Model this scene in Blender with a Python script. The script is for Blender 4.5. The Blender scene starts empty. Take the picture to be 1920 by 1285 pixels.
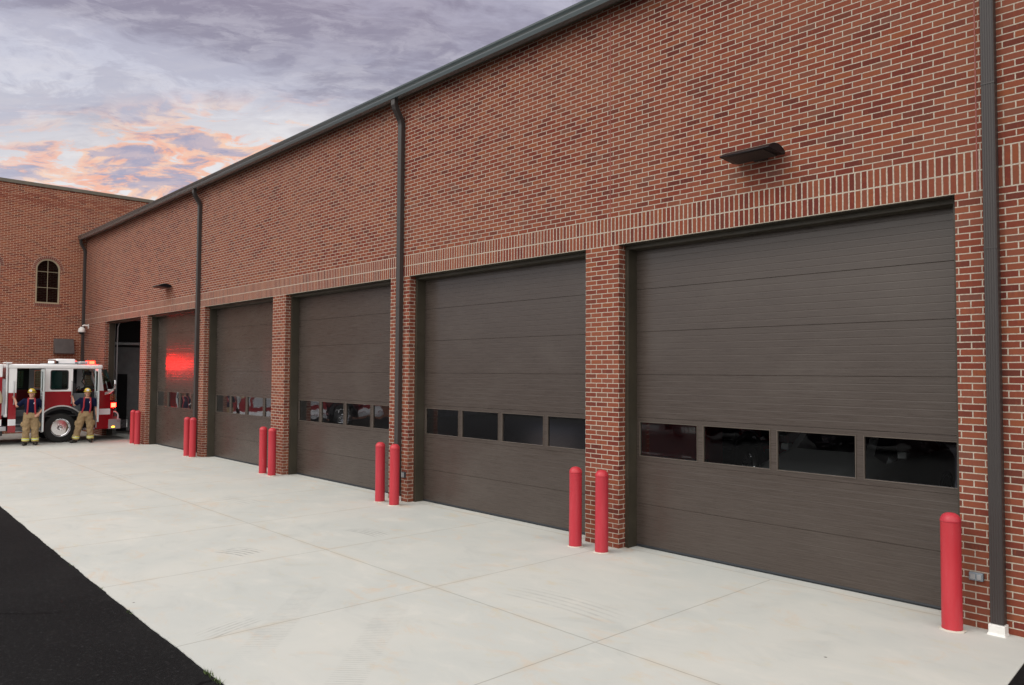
import bpy, bmesh, math, random
from math import sin, cos, pi, radians, sqrt
from mathutils import Vector, Matrix
random.seed(7)
S = bpy.context.scene
COL = S.collection

# ------------------------------------------------------------------ camera
CAM = (6.7808, -8.3365, 2.4089)
F = Vector((-0.7313, 0.6809, 0.0391)).normalized()
R0 = Vector((F.y, -F.x, 0)).normalized()
U0 = R0.cross(F)
ROLL = 0.0063
R = R0*cos(ROLL) + U0*sin(ROLL); U = U0*cos(ROLL) - R0*sin(ROLL)
cd = bpy.data.cameras.new('camera'); cam = bpy.data.objects.new('camera', cd); COL.objects.link(cam)
cd.lens = 27.0; cd.sensor_width = 36; cd.clip_end = 3000; cd.clip_start = 0.05
m = Matrix(((R.x, U.x, -F.x), (R.y, U.y, -F.y), (R.z, U.z, -F.z))).to_4x4()
m.translation = Vector(CAM); cam.matrix_world = m
S.camera = cam

# ------------------------------------------------------------------ node expression helper
class E:
    """wraps a float socket (or constant) with arithmetic that makes Math nodes"""
    def __init__(s, nt, v): s.nt = nt; s.v = v
    def _op(s, op, *a, clamp=False):
        n = s.nt.nodes.new('ShaderNodeMath'); n.operation = op; n.use_clamp = clamp
        for i, x in enumerate((s,)+a):
            if isinstance(x, E): x = x.v
            if isinstance(x, (int, float)): n.inputs[i].default_value = x
            else: s.nt.links.new(x, n.inputs[i])
        return E(s.nt, n.outputs[0])
    def __add__(s, o): return s._op('ADD', o)
    def __radd__(s, o): return s._op('ADD', o)
    def __sub__(s, o): return s._op('SUBTRACT', o)
    def __rsub__(s, o): return E(s.nt, o)._op('SUBTRACT', s)
    def __mul__(s, o): return s._op('MULTIPLY', o)
    def __rmul__(s, o): return s._op('MULTIPLY', o)
    def __truediv__(s, o): return s._op('DIVIDE', o)
    def __pow__(s, o): return s._op('POWER', o)
    def abs(s): return s._op('ABSOLUTE')
    def gt(s, o): return s._op('GREATER_THAN', o)
    def lt(s, o): return s._op('LESS_THAN', o)
    def mx(s, o): return s._op('MAXIMUM', o)
    def mn(s, o): return s._op('MINIMUM', o)
    def clamp(s): return s._op('ADD', 0.0, clamp=True)
    def sin(s): return s._op('SINE')
    def fract(s): return s._op('FRACT')
    def step(s, a, b, t0=0.0, t1=1.0, smooth=True):
        n = s.nt.nodes.new('ShaderNodeMapRange'); n.interpolation_type = 'SMOOTHSTEP' if smooth else 'LINEAR'
        s.nt.links.new(s.v, n.inputs[0])
        for i, x in zip((1, 2, 3, 4), (a, b, t0, t1)): n.inputs[i].default_value = x
        return E(s.nt, n.outputs[0])

def xyz(nt, sock):
    n = nt.nodes.new('ShaderNodeSeparateXYZ'); nt.links.new(sock, n.inputs[0])
    return [E(nt, o) for o in n.outputs]
def comb(nt, x, y, z):
    n = nt.nodes.new('ShaderNodeCombineXYZ')
    for i, v in enumerate((x, y, z)):
        if isinstance(v, E): v = v.v
        if isinstance(v, (int, float)): n.inputs[i].default_value = v
        else: nt.links.new(v, n.inputs[i])
    return n.outputs[0]
def noise(nt, vec, scale, detail=3, rough=.5, dist=0, out=0):
    n = nt.nodes.new('ShaderNodeTexNoise'); n.inputs['Scale'].default_value = scale
    n.inputs['Detail'].default_value = detail; n.inputs['Roughness'].default_value = rough
    n.inputs['Distortion'].default_value = dist
    nt.links.new(vec, n.inputs['Vector'])
    return E(nt, n.outputs[0]) if out == 0 else n.outputs[1]
def mixc(nt, fac, a, b, mode='MIX'):
    n = nt.nodes.new('ShaderNodeMix'); n.data_type = 'RGBA'; n.blend_type = mode
    if isinstance(fac, E): fac = fac.v
    if isinstance(fac, (int, float)): n.inputs[0].default_value = fac
    else: nt.links.new(fac, n.inputs[0])
    for i, c in ((6, a), (7, b)):
        if isinstance(c, tuple): n.inputs[i].default_value = (*c[:3], 1)
        else: nt.links.new(c, n.inputs[i])
    return n.outputs[2]
def ramp(nt, fac, stops, interp='LINEAR'):
    n = nt.nodes.new('ShaderNodeValToRGB'); n.color_ramp.interpolation = interp
    e = n.color_ramp.elements
    while len(e) < len(stops): e.new(.5)
    for el, (p, c) in zip(e, stops): el.position = p; el.color = (*c, 1)
    nt.links.new(fac.v if isinstance(fac, E) else fac, n.inputs[0])
    return n.outputs[0]

# ------------------------------------------------------------------ world
w = bpy.data.worlds.new('World'); S.world = w; w.use_nodes = True
nt = w.node_tree; nt.nodes.clear()
SUN_EL, SUN_AZ = radians(42), math.atan2(-0.92, -0.40)       # light comes from this heading
sky = nt.nodes.new('ShaderNodeTexSky'); sky.sky_type = 'NISHITA'; sky.sun_disc = False
sky.sun_elevation = SUN_EL; sky.sun_rotation = (pi/2 - SUN_AZ) % (2*pi)
bgs = nt.nodes.new('ShaderNodeBackground'); bgs.inputs[1].default_value = 0.08; nt.links.new(sky.outputs[0], bgs.inputs[0])
tc = nt.nodes.new('ShaderNodeTexCoord')
dx, dy, dz = xyz(nt, tc.outputs['Generated'])
zz = dz.mx(0.0) + 0.16
# cloud deck coordinates: direction meets a flat layer overhead; rotated so streaks run across the view
ca, sa = cos(radians(150)), sin(radians(150))
along = (dx*ca + dy*sa)/zz; across = (dy*ca - dx*sa)/zz
el = dz                                                     # sine of elevation
v1 = comb(nt, along*1.0, across*.6, 3.1)
warp = noise(nt, v1, 1.3, 4, .6)
v2 = comb(nt, along*1.3 + warp*1.5, across*.8 + warp*0.9, 7.7)
big = noise(nt, v2, 1.3, 9, .62, .1)
fine = noise(nt, comb(nt, along*3.0+warp*2.0, across*1.9, 1.3), 1.9, 9, .65, .1)
fine2 = noise(nt, comb(nt, along*5.5+big*2.0, across*2.6+big*2, 5.0), 2.2, 9, .65, .1)
azf0 = (dx*cos(radians(172)) + dy*sin(radians(172))).step(.86, .99)
c_lo = mixc(nt, el.step(.14, .46), (.80, .81, .86), (.54, .54, .67))      # thin bright veil low down, lavender higher
c_hi = mixc(nt, el.step(.18, .48), (.46, .44, .53), (.265, .255, .345))      # shaded cloud body
dens = (big*1.0 + fine*.8 + el.step(.2, .5)*.10 - azf0*.10).step(.80, 1.04)
cl = mixc(nt, dens, c_lo, c_hi)
cl = mixc(nt, fine2.step(.42, .62)*.42, cl, mixc(nt, el.step(.18, .5), (.90, .87, .88), (.63, .62, .73)))
cl = mixc(nt, fine.step(.52, .42)*.38, cl, (.36, .35, .45))
azf = dx*cos(radians(158)) + dy*sin(radians(158))
azc = dx*cos(radians(150)) + dy*sin(radians(150))
wz = (el + (big-.5)*.06) + (1.0-azc)*1.1
warm = wz.step(.12, .16)*wz.step(.405, .32)*azc.step(.85, .95)
fw = noise(nt, comb(nt, along*3.4+warp*2.4, across*2.4+warp*1.2, 9.3), 2.3, 10, .62, .12)
body = fw.step(.495, .575)
edge = fw.step(.43, .50)*fw.step(.60, .51)
cl = mixc(nt, warm*.55*(1.0-body), cl, (.95, .91, .88))
cl = mixc(nt, warm*body*.85, cl, mixc(nt, fine2.step(.4,.6), (.38, .36, .50), (.58, .47, .53)))
cl = mixc(nt, (warm*edge*.85).clamp(), cl, mixc(nt, fine2.step(.38,.62), (1.0, .46, .30), (1.0, .65, .46)))
pk = azf.step(.75,.95)*el.step(.34, .46)*(1.0-el.step(.46,.6))
cl = mixc(nt, pk*.4, cl, (.38, .29, .36))
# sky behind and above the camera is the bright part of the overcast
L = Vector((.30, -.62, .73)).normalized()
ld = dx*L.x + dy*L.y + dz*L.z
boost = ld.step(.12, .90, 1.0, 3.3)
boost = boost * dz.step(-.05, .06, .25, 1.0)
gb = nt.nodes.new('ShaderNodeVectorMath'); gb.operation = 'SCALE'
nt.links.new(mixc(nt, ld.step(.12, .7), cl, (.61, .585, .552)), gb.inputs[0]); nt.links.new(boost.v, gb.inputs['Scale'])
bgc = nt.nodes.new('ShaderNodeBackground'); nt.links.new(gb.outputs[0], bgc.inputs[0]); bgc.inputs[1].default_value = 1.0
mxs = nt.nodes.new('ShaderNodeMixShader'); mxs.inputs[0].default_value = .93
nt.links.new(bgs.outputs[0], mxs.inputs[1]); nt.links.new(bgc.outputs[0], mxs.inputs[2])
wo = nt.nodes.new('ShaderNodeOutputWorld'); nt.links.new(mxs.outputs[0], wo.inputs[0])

# ------------------------------------------------------------------ sun (overcast, very soft)
sd = bpy.data.lights.new('sun', 'SUN'); sd.energy = 0.9; sd.angle = radians(22); sd.color = (1, .95, .88)
so = bpy.data.objects.new('sun', sd); COL.objects.link(so)
sv = Vector((cos(SUN_EL)*cos(SUN_AZ), cos(SUN_EL)*sin(SUN_AZ), sin(SUN_EL)))
so.rotation_euler = sv.to_track_quat('Z', 'Y').to_euler()
S.view_settings.view_transform = 'Standard'; S.view_settings.look = 'None'
S.view_settings.exposure = 0.0; S.view_settings.gamma = 1.0
S.cycles.max_bounces = 8; S.cycles.transparent_max_bounces = 12
S.cycles.sample_clamp_indirect = 6.0

# ------------------------------------------------------------------ mesh helpers
class MB:
    def __init__(s): s.v = []; s.f = []; s.m = []; s.cur = 0
    def add(s, vs, fs):
        k = len(s.v); s.v += [tuple(x) for x in vs]
        for f in fs: s.f.append([k+i for i in f]); s.m.append(s.cur)
        return s
    def box(s, x0, x1, y0, y1, z0, z1):
        x0, x1 = sorted((x0, x1)); y0, y1 = sorted((y0, y1)); z0, z1 = sorted((z0, z1))
        return s.add([(x0,y0,z0),(x1,y0,z0),(x1,y1,z0),(x0,y1,z0),(x0,y0,z1),(x1,y0,z1),(x1,y1,z1),(x0,y1,z1)],
                     [(0,3,2,1),(4,5,6,7),(0,1,5,4),(1,2,6,5),(2,3,7,6),(3,0,4,7)])
    def prism(s, poly, axis, a, b):
        """poly: 2D points in the plane normal to axis ('x': (y,z), 'y': (x,z), 'z': (x,y))"""
        def P(p, t): return {'x': (t, p[0], p[1]), 'y': (p[0], t, p[1]), 'z': (p[0], p[1], t)}[axis]
        n = len(poly); ar = sum(poly[i][0]*poly[(i+1) % n][1]-poly[(i+1) % n][0]*poly[i][1] for i in range(n))
        flip = (ar < 0) ^ (axis == 'y') ^ (a > b)
        vs = [P(p, a) for p in poly]+[P(p, b) for p in poly]
        fs = [tuple(range(n))[::-1], tuple(range(n, 2*n))]+[(i, (i+1) % n, n+(i+1) % n, n+i) for i in range(n)]
        if flip: fs = [f[::-1] for f in fs]
        return s.add(vs, fs)
    def rings(s, rings, cap=True, close=True):
        n = len(rings[0]); vs = [p for r in rings for p in r]; fs = []
        for i in range(len(rings)-1):
            for j in range(n if close else n-1):
                a, b = i*n+j, i*n+(j+1) % n
                fs.append((a, b, b+n, a+n))
        if cap: fs.append(tuple(range(n))[::-1]); fs.append(tuple(range((len(rings)-1)*n, len(rings)*n)))
        return s.add(vs, fs)
    def tube(s, path, rad, seg=10, up=None):
        path = [Vector(p) for p in path]
        if not isinstance(rad, (list, tuple)): rad = [rad]*len(path)
        rs = []; prev = None
        for i, p in enumerate(path):
            d = (path[min(i+1, len(path)-1)]-path[max(i-1, 0)]).normalized()
            if prev is None:
                a = Vector(up) if up else (Vector((0, 0, 1)) if abs(d.z) < .9 else Vector((1, 0, 0)))
            else: a = prev
            x = (a - d*a.dot(d)).normalized(); y = d.cross(x); prev = x
            r = rad[i]; rx, ry = (r if isinstance(r, (list, tuple)) else (r, r))
            rs.append([p + x*rx*cos(2*pi*k/seg) + y*ry*sin(2*pi*k/seg) for k in range(seg)])
        return s.rings(rs)
    def lathe(s, prof, c, axis='z', seg=24, cap=True):
        """prof: (radius, height) pairs along axis from c"""
        rs = []
        for r, h in prof:
            q = []
            for k in range(seg):
                a = 2*pi*k/seg; u, v = r*cos(a), r*sin(a)
                q.append({'z': (c[0]+u, c[1]+v, c[2]+h), 'x': (c[0]+h, c[1]+u, c[2]+v), 'y': (c[0]+v, c[1]+h, c[2]+u)}[axis])
            rs.append(q)
        return s.rings(rs, cap=cap)
    def ell(s, c, r, seg=16, rg=10, rot=None):
        rs = []
        for i in range(rg+1):
            t = -pi/2 + pi*i/rg; q = []
            t = max(-pi/2+.05, min(pi/2-.05, t))
            for k in range(seg):
                a = 2*pi*k/seg; p = Vector((r[0]*cos(t)*cos(a), r[1]*cos(t)*sin(a), r[2]*sin(t)))
                if rot is not None: p = rot @ p
                q.append(Vector(c)+p)
            rs.append(q)
        return s.rings(rs)

ROOTS = {}
def obj(name, mb, mats, parent=None, bevel=0, smooth=False, seg=2, origin=None, label=None):
    me = bpy.data.meshes.new(name)
    off = Vector((0, 0, 0))
    if parent is not None: off = Vector(ROOTS[parent.name])
    elif origin is not None: off = Vector(origin)
    me.from_pydata([tuple(Vector(v)-off) for v in mb.v], [], mb.f)
    if not isinstance(mats, (list, tuple)): mats = [mats]
    for mm in mats: me.materials.append(mm)
    for p, k in zip(me.polygons, mb.m): p.material_index = k
    me.update()
    if smooth:
        for p in me.polygons: p.use_smooth = True
        me.set_sharp_from_angle(angle=radians(smooth if smooth is not True else 40))
    o = bpy.data.objects.new(name, me); COL.objects.link(o)
    if parent is not None: o.parent = parent; ROOTS[o.name] = tuple(off)
    else: o.location = off; ROOTS[o.name] = tuple(off)
    if bevel:
        b = o.modifiers.new('bevel', 'BEVEL'); b.width = bevel; b.segments = seg; b.limit_method = 'ANGLE'; b.angle_limit = radians(40)
        if not smooth:
            b.harden_normals = False
    if label: o['label'] = label
    return o
def empty(name, loc, label, cat, group=None):
    o = bpy.data.objects.new(name, None); COL.objects.link(o); o.location = loc; o.empty_display_size = .3
    ROOTS[o.name] = tuple(loc); tag(o, label, cat, group); return o
def tag(o, label, cat, group=None):
    o['label'] = label; o['category'] = cat
    if group: o['group'] = group
    return o
def struct(o): o['kind'] = 'structure'; return o
def copy_tree(o, parent=None):
    c = o.copy(); COL.objects.link(c); c.parent = parent
    for ch in list(o.children): copy_tree(ch, c)
    return c

# ------------------------------------------------------------------ materials
def mat(name, col, rough=.5, metal=0, spec=.5, coat=0, coatr=.1, emit=None, es=0, bump=None, vary=0, vscale=4.0):
    m = bpy.data.materials.new(name); m.use_nodes = True; nt = m.node_tree
    b = nt.nodes['Principled BSDF']
    b.inputs['Base Color'].default_value = (*col, 1); b.inputs['Roughness'].default_value = rough
    b.inputs['Metallic'].default_value = metal; b.inputs['Specular IOR Level'].default_value = spec
    b.inputs['Coat Weight'].default_value = coat; b.inputs['Coat Roughness'].default_value = coatr
    if emit: b.inputs['Emission Color'].default_value = (*emit, 1); b.inputs['Emission Strength'].default_value = es
    tcn = nt.nodes.new('ShaderNodeTexCoord')
    if vary:
        n = noise(nt, tcn.outputs['Object'], vscale, 5, .6)
        c = mixc(nt, n.step(.3, .7), tuple(x*(1-vary) for x in col), tuple(min(1, x*(1+vary)) for x in col))
        nt.links.new(c, b.inputs['Base Color'])
        n2 = noise(nt, tcn.outputs['Object'], vscale*2.7, 4, .6)
        rr = n2.step(.3, .7, max(.02, rough-.08), min(1, rough+.08)); nt.links.new(rr.v, b.inputs['Roughness'])
    if bump:
        n = noise(nt, tcn.outputs['Object'], bump[0], 4, .6)
        bn = nt.nodes.new('ShaderNodeBump'); bn.inputs['Strength'].default_value = bump[1]; bn.inputs['Distance'].default_value = bump[2]
        nt.links.new(n.v, bn.inputs['Height']); nt.links.new(bn.outputs[0], b.inputs['Normal'])
    return m

H = 4.20; BANDH = .40
ROW = H/63; BL = .2033; MORT = .0118
def brick_mat(name, band=True, tint=(1, 1, 1), axis='u'):
    m = bpy.data.materials.new(name); m.use_nodes = True; nt = m.node_tree; b = nt.nodes['Principled BSDF']
    g = nt.nodes.new('ShaderNodeNewGeometry'); px, py, pz = xyz(nt, g.outputs['Position'])
    u = px + py
    wv = comb(nt, u*1.0, pz*1.0, 0.0)
    nz = noise(nt, wv, 14, 3, .6); nz2 = noise(nt, comb(nt, u+31.7, pz+9.1, 0.0), 14, 3, .6)
    uu = u + (nz-.5)*.006; zv = pz + (nz2-.5)*.005
    def bt(vec, bw, rh, off, mo=MORT):
        n = nt.nodes.new('ShaderNodeTexBrick'); n.offset = off; n.offset_frequency = 2
        n.inputs['Scale'].default_value = 1; n.inputs['Brick Width'].default_value = bw; n.inputs['Row Height'].default_value = rh
        n.inputs['Mortar Size'].default_value = mo/2; n.inputs['Mortar Smooth'].default_value = .12; n.inputs['Bias'].default_value = 0
        n.inputs['Color1'].default_value = (0, 0, 0, 1); n.inputs['Color2'].default_value = (1, 1, 1, 1); n.inputs['Mortar'].default_value = (.5, .5, .5, 1)
        nt.links.new(vec, n.inputs['Vector'])
        # a second, independent random value per brick: same cell layout one brick length away
        return n
    zz2 = zv - pz.gt(H+BANDH)*BANDH if band else zv
    vecA = comb(nt, uu + 100*BL, zz2, 0.0)
    A = bt(vecA, BL, ROW, .5)
    fac = E(nt, A.outputs['Fac']); rnd = E(nt, xyz(nt, A.outputs['Color'])[0].v)
    A2 = bt(comb(nt, uu + 137*BL, zz2 + 40*ROW, 0.0), BL, ROW, .5); rnd2 = xyz(nt, A2.outputs['Color'])[0]
    if band:
        vecB = comb(nt, uu + 300*ROW, zv - H, 0.0)
        B = bt(vecB, ROW*1.0, BANDH/2, 0.0, .0165)
        isb = pz.gt(H)*pz.lt(H+BANDH)
        def pick(a, b_): return a*(1.0-isb) + b_*isb
        fac = pick(fac, E(nt, B.outputs['Fac'])); rnd = pick(rnd, xyz(nt, B.outputs['Color'])[0])
    # brick clay colours, picked per brick
    c = ramp(nt, rnd, [(0, (0.099, 0.027, 0.022)), (.07, (0.118, 0.028, 0.023)), (.20, (0.155, 0.033, 0.024)), (.36, (0.188, 0.044, 0.028)),
                       (.52, (0.211, 0.056, 0.033)), (.66, (0.235, 0.069, 0.040)), (.80, (0.202, 0.065, 0.044)), (.92, (0.246, 0.075, 0.036)), (1.0, (0.141, 0.059, 0.048))])
    # flashing streaks across each brick
    st = noise(nt, comb(nt, u*22, pz*5, rnd2*9), 1.6, 4, .65)
    c = mixc(nt, (st.step(.50, .72)*rnd2.step(.2, .9))*.55, c, (0.145, 0.041, 0.034))
    c = mixc(nt, (st.step(.50, .28))*.35, c, (0.301, 0.087, 0.038))
    gr = noise(nt, comb(nt, u, pz, 0.0), 160, 4, .7)
    c = mixc(nt, gr.step(.35, .7)*.22, c, (0.094, 0.038, 0.028))
    lf = noise(nt, comb(nt, u, pz, 2.0), .55, 3, .5)
    c = mixc(nt, lf.step(.35, .65)*.30, c, (0.253, 0.099, 0.062))
    mn = noise(nt, comb(nt, u, pz, 5.0), 30, 3, .6)
    mc = mixc(nt, mn.step(.3, .7), (.37, .32, .265), (.52, .455, .38))
    mc = mixc(nt, lf.step(.5, .75)*.4, mc, (.38, .31, .25))
    c = mixc(nt, fac, c, mc)
    if not band:
        cn = noise(nt, comb(nt, u*1.6, pz*9, 3.0), 1.0, 4, .6)
        c = mixc(nt, (pz.step(8.55, 8.95)*pz.step(9.28, 9.12)*cn.step(.44, .54)*.6).clamp(), c, (.17, .05, .036))
    if tint != (1, 1, 1): c = mixc(nt, 1.0, c, tint, 'MULTIPLY')
    nt.links.new(c, b.inputs['Base Color'])
    b.inputs['Roughness'].default_value = .9; b.inputs['Specular IOR Level'].default_value = .1
    hgt = (1.0-fac)*1.0 + gr*.25 + nz*.25 + rnd2*.25
    bn = nt.nodes.new('ShaderNodeBump'); bn.inputs['Strength'].default_value = .75; bn.inputs['Distance'].default_value = .006
    nt.links.new(hgt.v, bn.inputs['Height']); nt.links.new(bn.outputs[0], b.inputs['Normal'])
    return m
M_BRICK = brick_mat('brick_and_mortar')
M_BRICKW = brick_mat('brick_and_mortar_wing', band=False, tint=(1.26, 1.14, 1.02))

def door_mat():
    m = bpy.data.materials.new('brown_door_paint'); m.use_nodes = True; nt = m.node_tree; b = nt.nodes['Principled BSDF']
    g = nt.nodes.new('ShaderNodeNewGeometry'); px, py, pz = xyz(nt, g.outputs['Position'])
    n = noise(nt, comb(nt, px*2.2, pz*90, 0.0), 1.0, 5, .65)          # embossed wood grain runs along the panel
    d = noise(nt, comb(nt, px*.8, pz*1.1, 4.0), 1.0, 4, .6)
    c = mixc(nt, n.step(.35, .65), (.051, .039, .033), (.063, .049, .042))
    c = mixc(nt, d.step(.45, .7)*.30, c, (.088, .074, .064))
    nt.links.new(c, b.inputs['Base Color'])
    rr = n.step(.3, .7, .24, .36); nt.links.new(rr.v, b.inputs['Roughness']); b.inputs['Specular IOR Level'].default_value = .55
    bn = nt.nodes.new('ShaderNodeBump'); bn.inputs['Strength'].default_value = .4; bn.inputs['Distance'].default_value = .0009
    nt.links.new(n.v, bn.inputs['Height']); nt.links.new(bn.outputs[0], b.inputs['Normal'])
    return m
M_DOOR = door_mat()
M_FRAME = mat('window_frame_paint', (.092, .074, .061), .4, vary=.1)
M_JAMB = mat('brown_steel_jamb', (.042, .035, .024), .5, vary=.15, vscale=2)
M_GUT = mat('bronze_gutter_paint', (.075, .096, .102), .25, spec=.7, coat=.5, coatr=.15)
M_DS = mat('bronze_downspout_paint', (.042, .036, .035), .40, spec=.5)
M_RUB = mat('black_rubber_seal', (.012, .016, .022), .6)
M_CAULK = mat('brick_red_caulk', (.27, .085, .07), .7, vary=.15, vscale=12)
M_PLAST = mat('white_plastic', (.72, .72, .70), .45, vary=.08, vscale=8)
M_GREY = mat('grey_painted_metal', (.28, .29, .30), .5, vary=.1, vscale=6)
M_BLACK = mat('black_metal', (.012, .012, .014), .35, vary=.2)
M_ROOF = mat('standing_seam_roof', (.12, .11, .10), .45)
M_COPE = mat('taupe_coping_metal', (.135, .115, .085), .45, vary=.1)
M_TAN = mat('tan_window_frame', (.36, .30, .20), .5, vary=.08)
M_INT = mat('interior_block_paint', (.30, .30, .31), .8, bump=(9, .3, .004), vary=.1)
M_DARK = mat('near_black_interior', (.03, .03, .033), .6)
M_GALV = mat('galvanised_track', (.45, .46, .47), .4, metal=.7)
def glass_mat(name, tint=(.75, .78, .78), ior=1.5, rough=.01, amt=1.7):
    m = bpy.data.materials.new(name); m.use_nodes = True; nt = m.node_tree; nt.nodes.clear()
    o = nt.nodes.new('ShaderNodeOutputMaterial'); g = nt.nodes.new('ShaderNodeBsdfGlossy'); t = nt.nodes.new('ShaderNodeBsdfTransparent')
    g.inputs['Roughness'].default_value = rough; t.inputs[0].default_value = (*tint, 1); g.inputs[0].default_value = (.95, .97, 1, 1)
    fr = nt.nodes.new('ShaderNodeFresnel'); fr.inputs[0].default_value = ior
    tcn = nt.nodes.new('ShaderNodeTexCoord'); n = noise(nt, tcn.outputs['Object'], 1.7, 2, .5)
    bn = nt.nodes.new('ShaderNodeBump'); bn.inputs['Strength'].default_value = .2; bn.inputs['Distance'].default_value = .02
    nt.links.new(n.v, bn.inputs['Height']); nt.links.new(bn.outputs[0], g.inputs['Normal'])
    f = (E(nt, fr.outputs[0])*amt).clamp(); x = nt.nodes.new('ShaderNodeMixShader')
    nt.links.new(f.v, x.inputs[0]); nt.links.new(t.outputs[0], x.inputs[1]); nt.links.new(g.outputs[0], x.inputs[2]); nt.links.new(x.outputs[0], o.inputs[0])
    return m
M_GLASS = glass_mat('door_pane_glass', (.72, .74, .74), amt=2.4)
M_WGLASS = glass_mat('wing_window_glass', (.12, .10, .09), amt=.8)
M_VGLASS = glass_mat('vehicle_glass', (.22, .40, .38))

def concrete_mat():
    m = bpy.data.materials.new('broom_finished_concrete'); m.use_nodes = True; nt = m.node_tree; b = nt.nodes['Principled BSDF']
    g = nt.nodes.new('ShaderNodeNewGeometry'); P = g.outputs['Position']; px, py, pz = xyz(nt, P)
    v = comb(nt, px, py, 0.0)
    a = noise(nt, v, .45, 5, .6, .4); a2 = noise(nt, comb(nt, px+40, py*1.6, 0.0), 1.3, 6, .65, .6)
    c = mixc(nt, a.step(.35, .65), (.480, .498, .480), (.526, .532, .504))
    c = mixc(nt, a2.step(.50, .72)*.45, c, (.60, .59, .55))
    c = mixc(nt, a2.step(.48, .26)*.5, c, (.405, .425, .415))
    rust = noise(nt, comb(nt, px*1.1+11, py*2.0, 0.0), 1.1, 7, .7, 1.0)
    c = mixc(nt, (rust.step(.54, .72))*.55, c, (.56, .44, .33))
    rust2 = noise(nt, comb(nt, px*1.6-7, py*2.6, 3.0), 1.4, 7, .7, .5)
    c = mixc(nt, (rust2.step(.56, .72))*.45, c, (.52, .47, .34))
    # control joints, each with a faint dirty halo
    jn = noise(nt, v, 5, 3, .6)
    d = None
    for j in (2.19, -.18, -2.60, -5.02, -7.44, -9.86, -12.28, -14.7, -17.1, -19.5, -21.9):
        e = (px - j - py*.0 + (jn-.5)*.010).abs(); d = e if d is None else d.mn(e)
    wall_side = py.lt(.10)
    e2 = (py + 3.02 + (jn-.5)*.012).abs().mn((py - .13 + (jn-.5)*.012).abs()).mn((py + 6.9).abs())
    dj = (d + (1.0-wall_side)*9).mn(e2)
    br = noise(nt, v, 2.2, 3, .5)
    c = mixc(nt, dj.step(.10, .0)*br.step(.45, .65)*.30, c, (.50, .41, .30))
    c = mixc(nt, dj.step(.009, .003)*.55, c, (.20, .19, .165))
    # rubber scuffs: short combs of streaks, and long faint tread tracks
    def marks(cx, cy, ang, ln, wd, n, k, curve=0.0, cross=False):
        nonlocal c
        s_, c_ = sin(ang), cos(ang)
        l = (px-cx)*c_ + (py-cy)*s_; t = (py-cy)*c_ - (px-cx)*s_
        t = t + l*l*curve
        msk = l.abs().step(ln/2, ln/2*.55)*t.abs().step(wd/2, wd/2*.75)
        q = (l if cross else t)*(2*pi*n/(ln if cross else wd))
        s = q.sin().step(.0, .9)
        rag = noise(nt, comb(nt, px*3, py*3, cx*1.7), 2.2, 5, .7)
        c = mixc(nt, (msk*s*rag.step(.25, .70)*k*1.1).clamp(), c, (.14, .14, .145))
    marks(-3.25, -3.92, .35, .62, .42, 5, .75, .45)
    marks(-3.20, -1.95, .12, .85, .36, 5, .55, .30)
    marks(-.38, -5.28, 1.9, .70, .30, 5, .42, .10)
    marks(-.35, -4.70, -.75, 2.6, .36, 60, .26, .0, True)
    marks(.85, -4.50, -.80, 2.8, .34, 64, .24, .0, True)
    marks(1.2, -2.35, .05, 1.7, .5, 5, .22, .12)
    marks(-7.2, -2.2, .2, 1.2, .5, 4, .22, .2)
    marks(-12.5, -2.9, .1, 1.8, .5, 4, .20, .1)
    # small chips and grit
    vo = nt.nodes.new('ShaderNodeTexVoronoi'); vo.inputs['Scale'].default_value = 1.15; nt.links.new(v, vo.inputs['Vector'])
    c = mixc(nt, E(nt, vo.outputs['Distance']).step(.020, .010)*.85, c, (.10, .09, .08))
    sp = noise(nt, v, 150, 3, .75); c = mixc(nt, sp.step(.55, .75)*.16, c, (.30, .29, .26))
    nt.links.new(c, b.inputs['Base Color']); b.inputs['Roughness'].default_value = .85; b.inputs['Specular IOR Level'].default_value = .3
    bn = nt.nodes.new('ShaderNodeBump'); bn.inputs['Strength'].default_value = .3; bn.inputs['Distance'].default_value = .003
    hh = sp + dj.step(.006, .010)*2.0; nt.links.new(hh.v, bn.inputs['Height']); nt.links.new(bn.outputs[0], b.inputs['Normal'])
    return m
M_CONC = concrete_mat()
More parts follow.
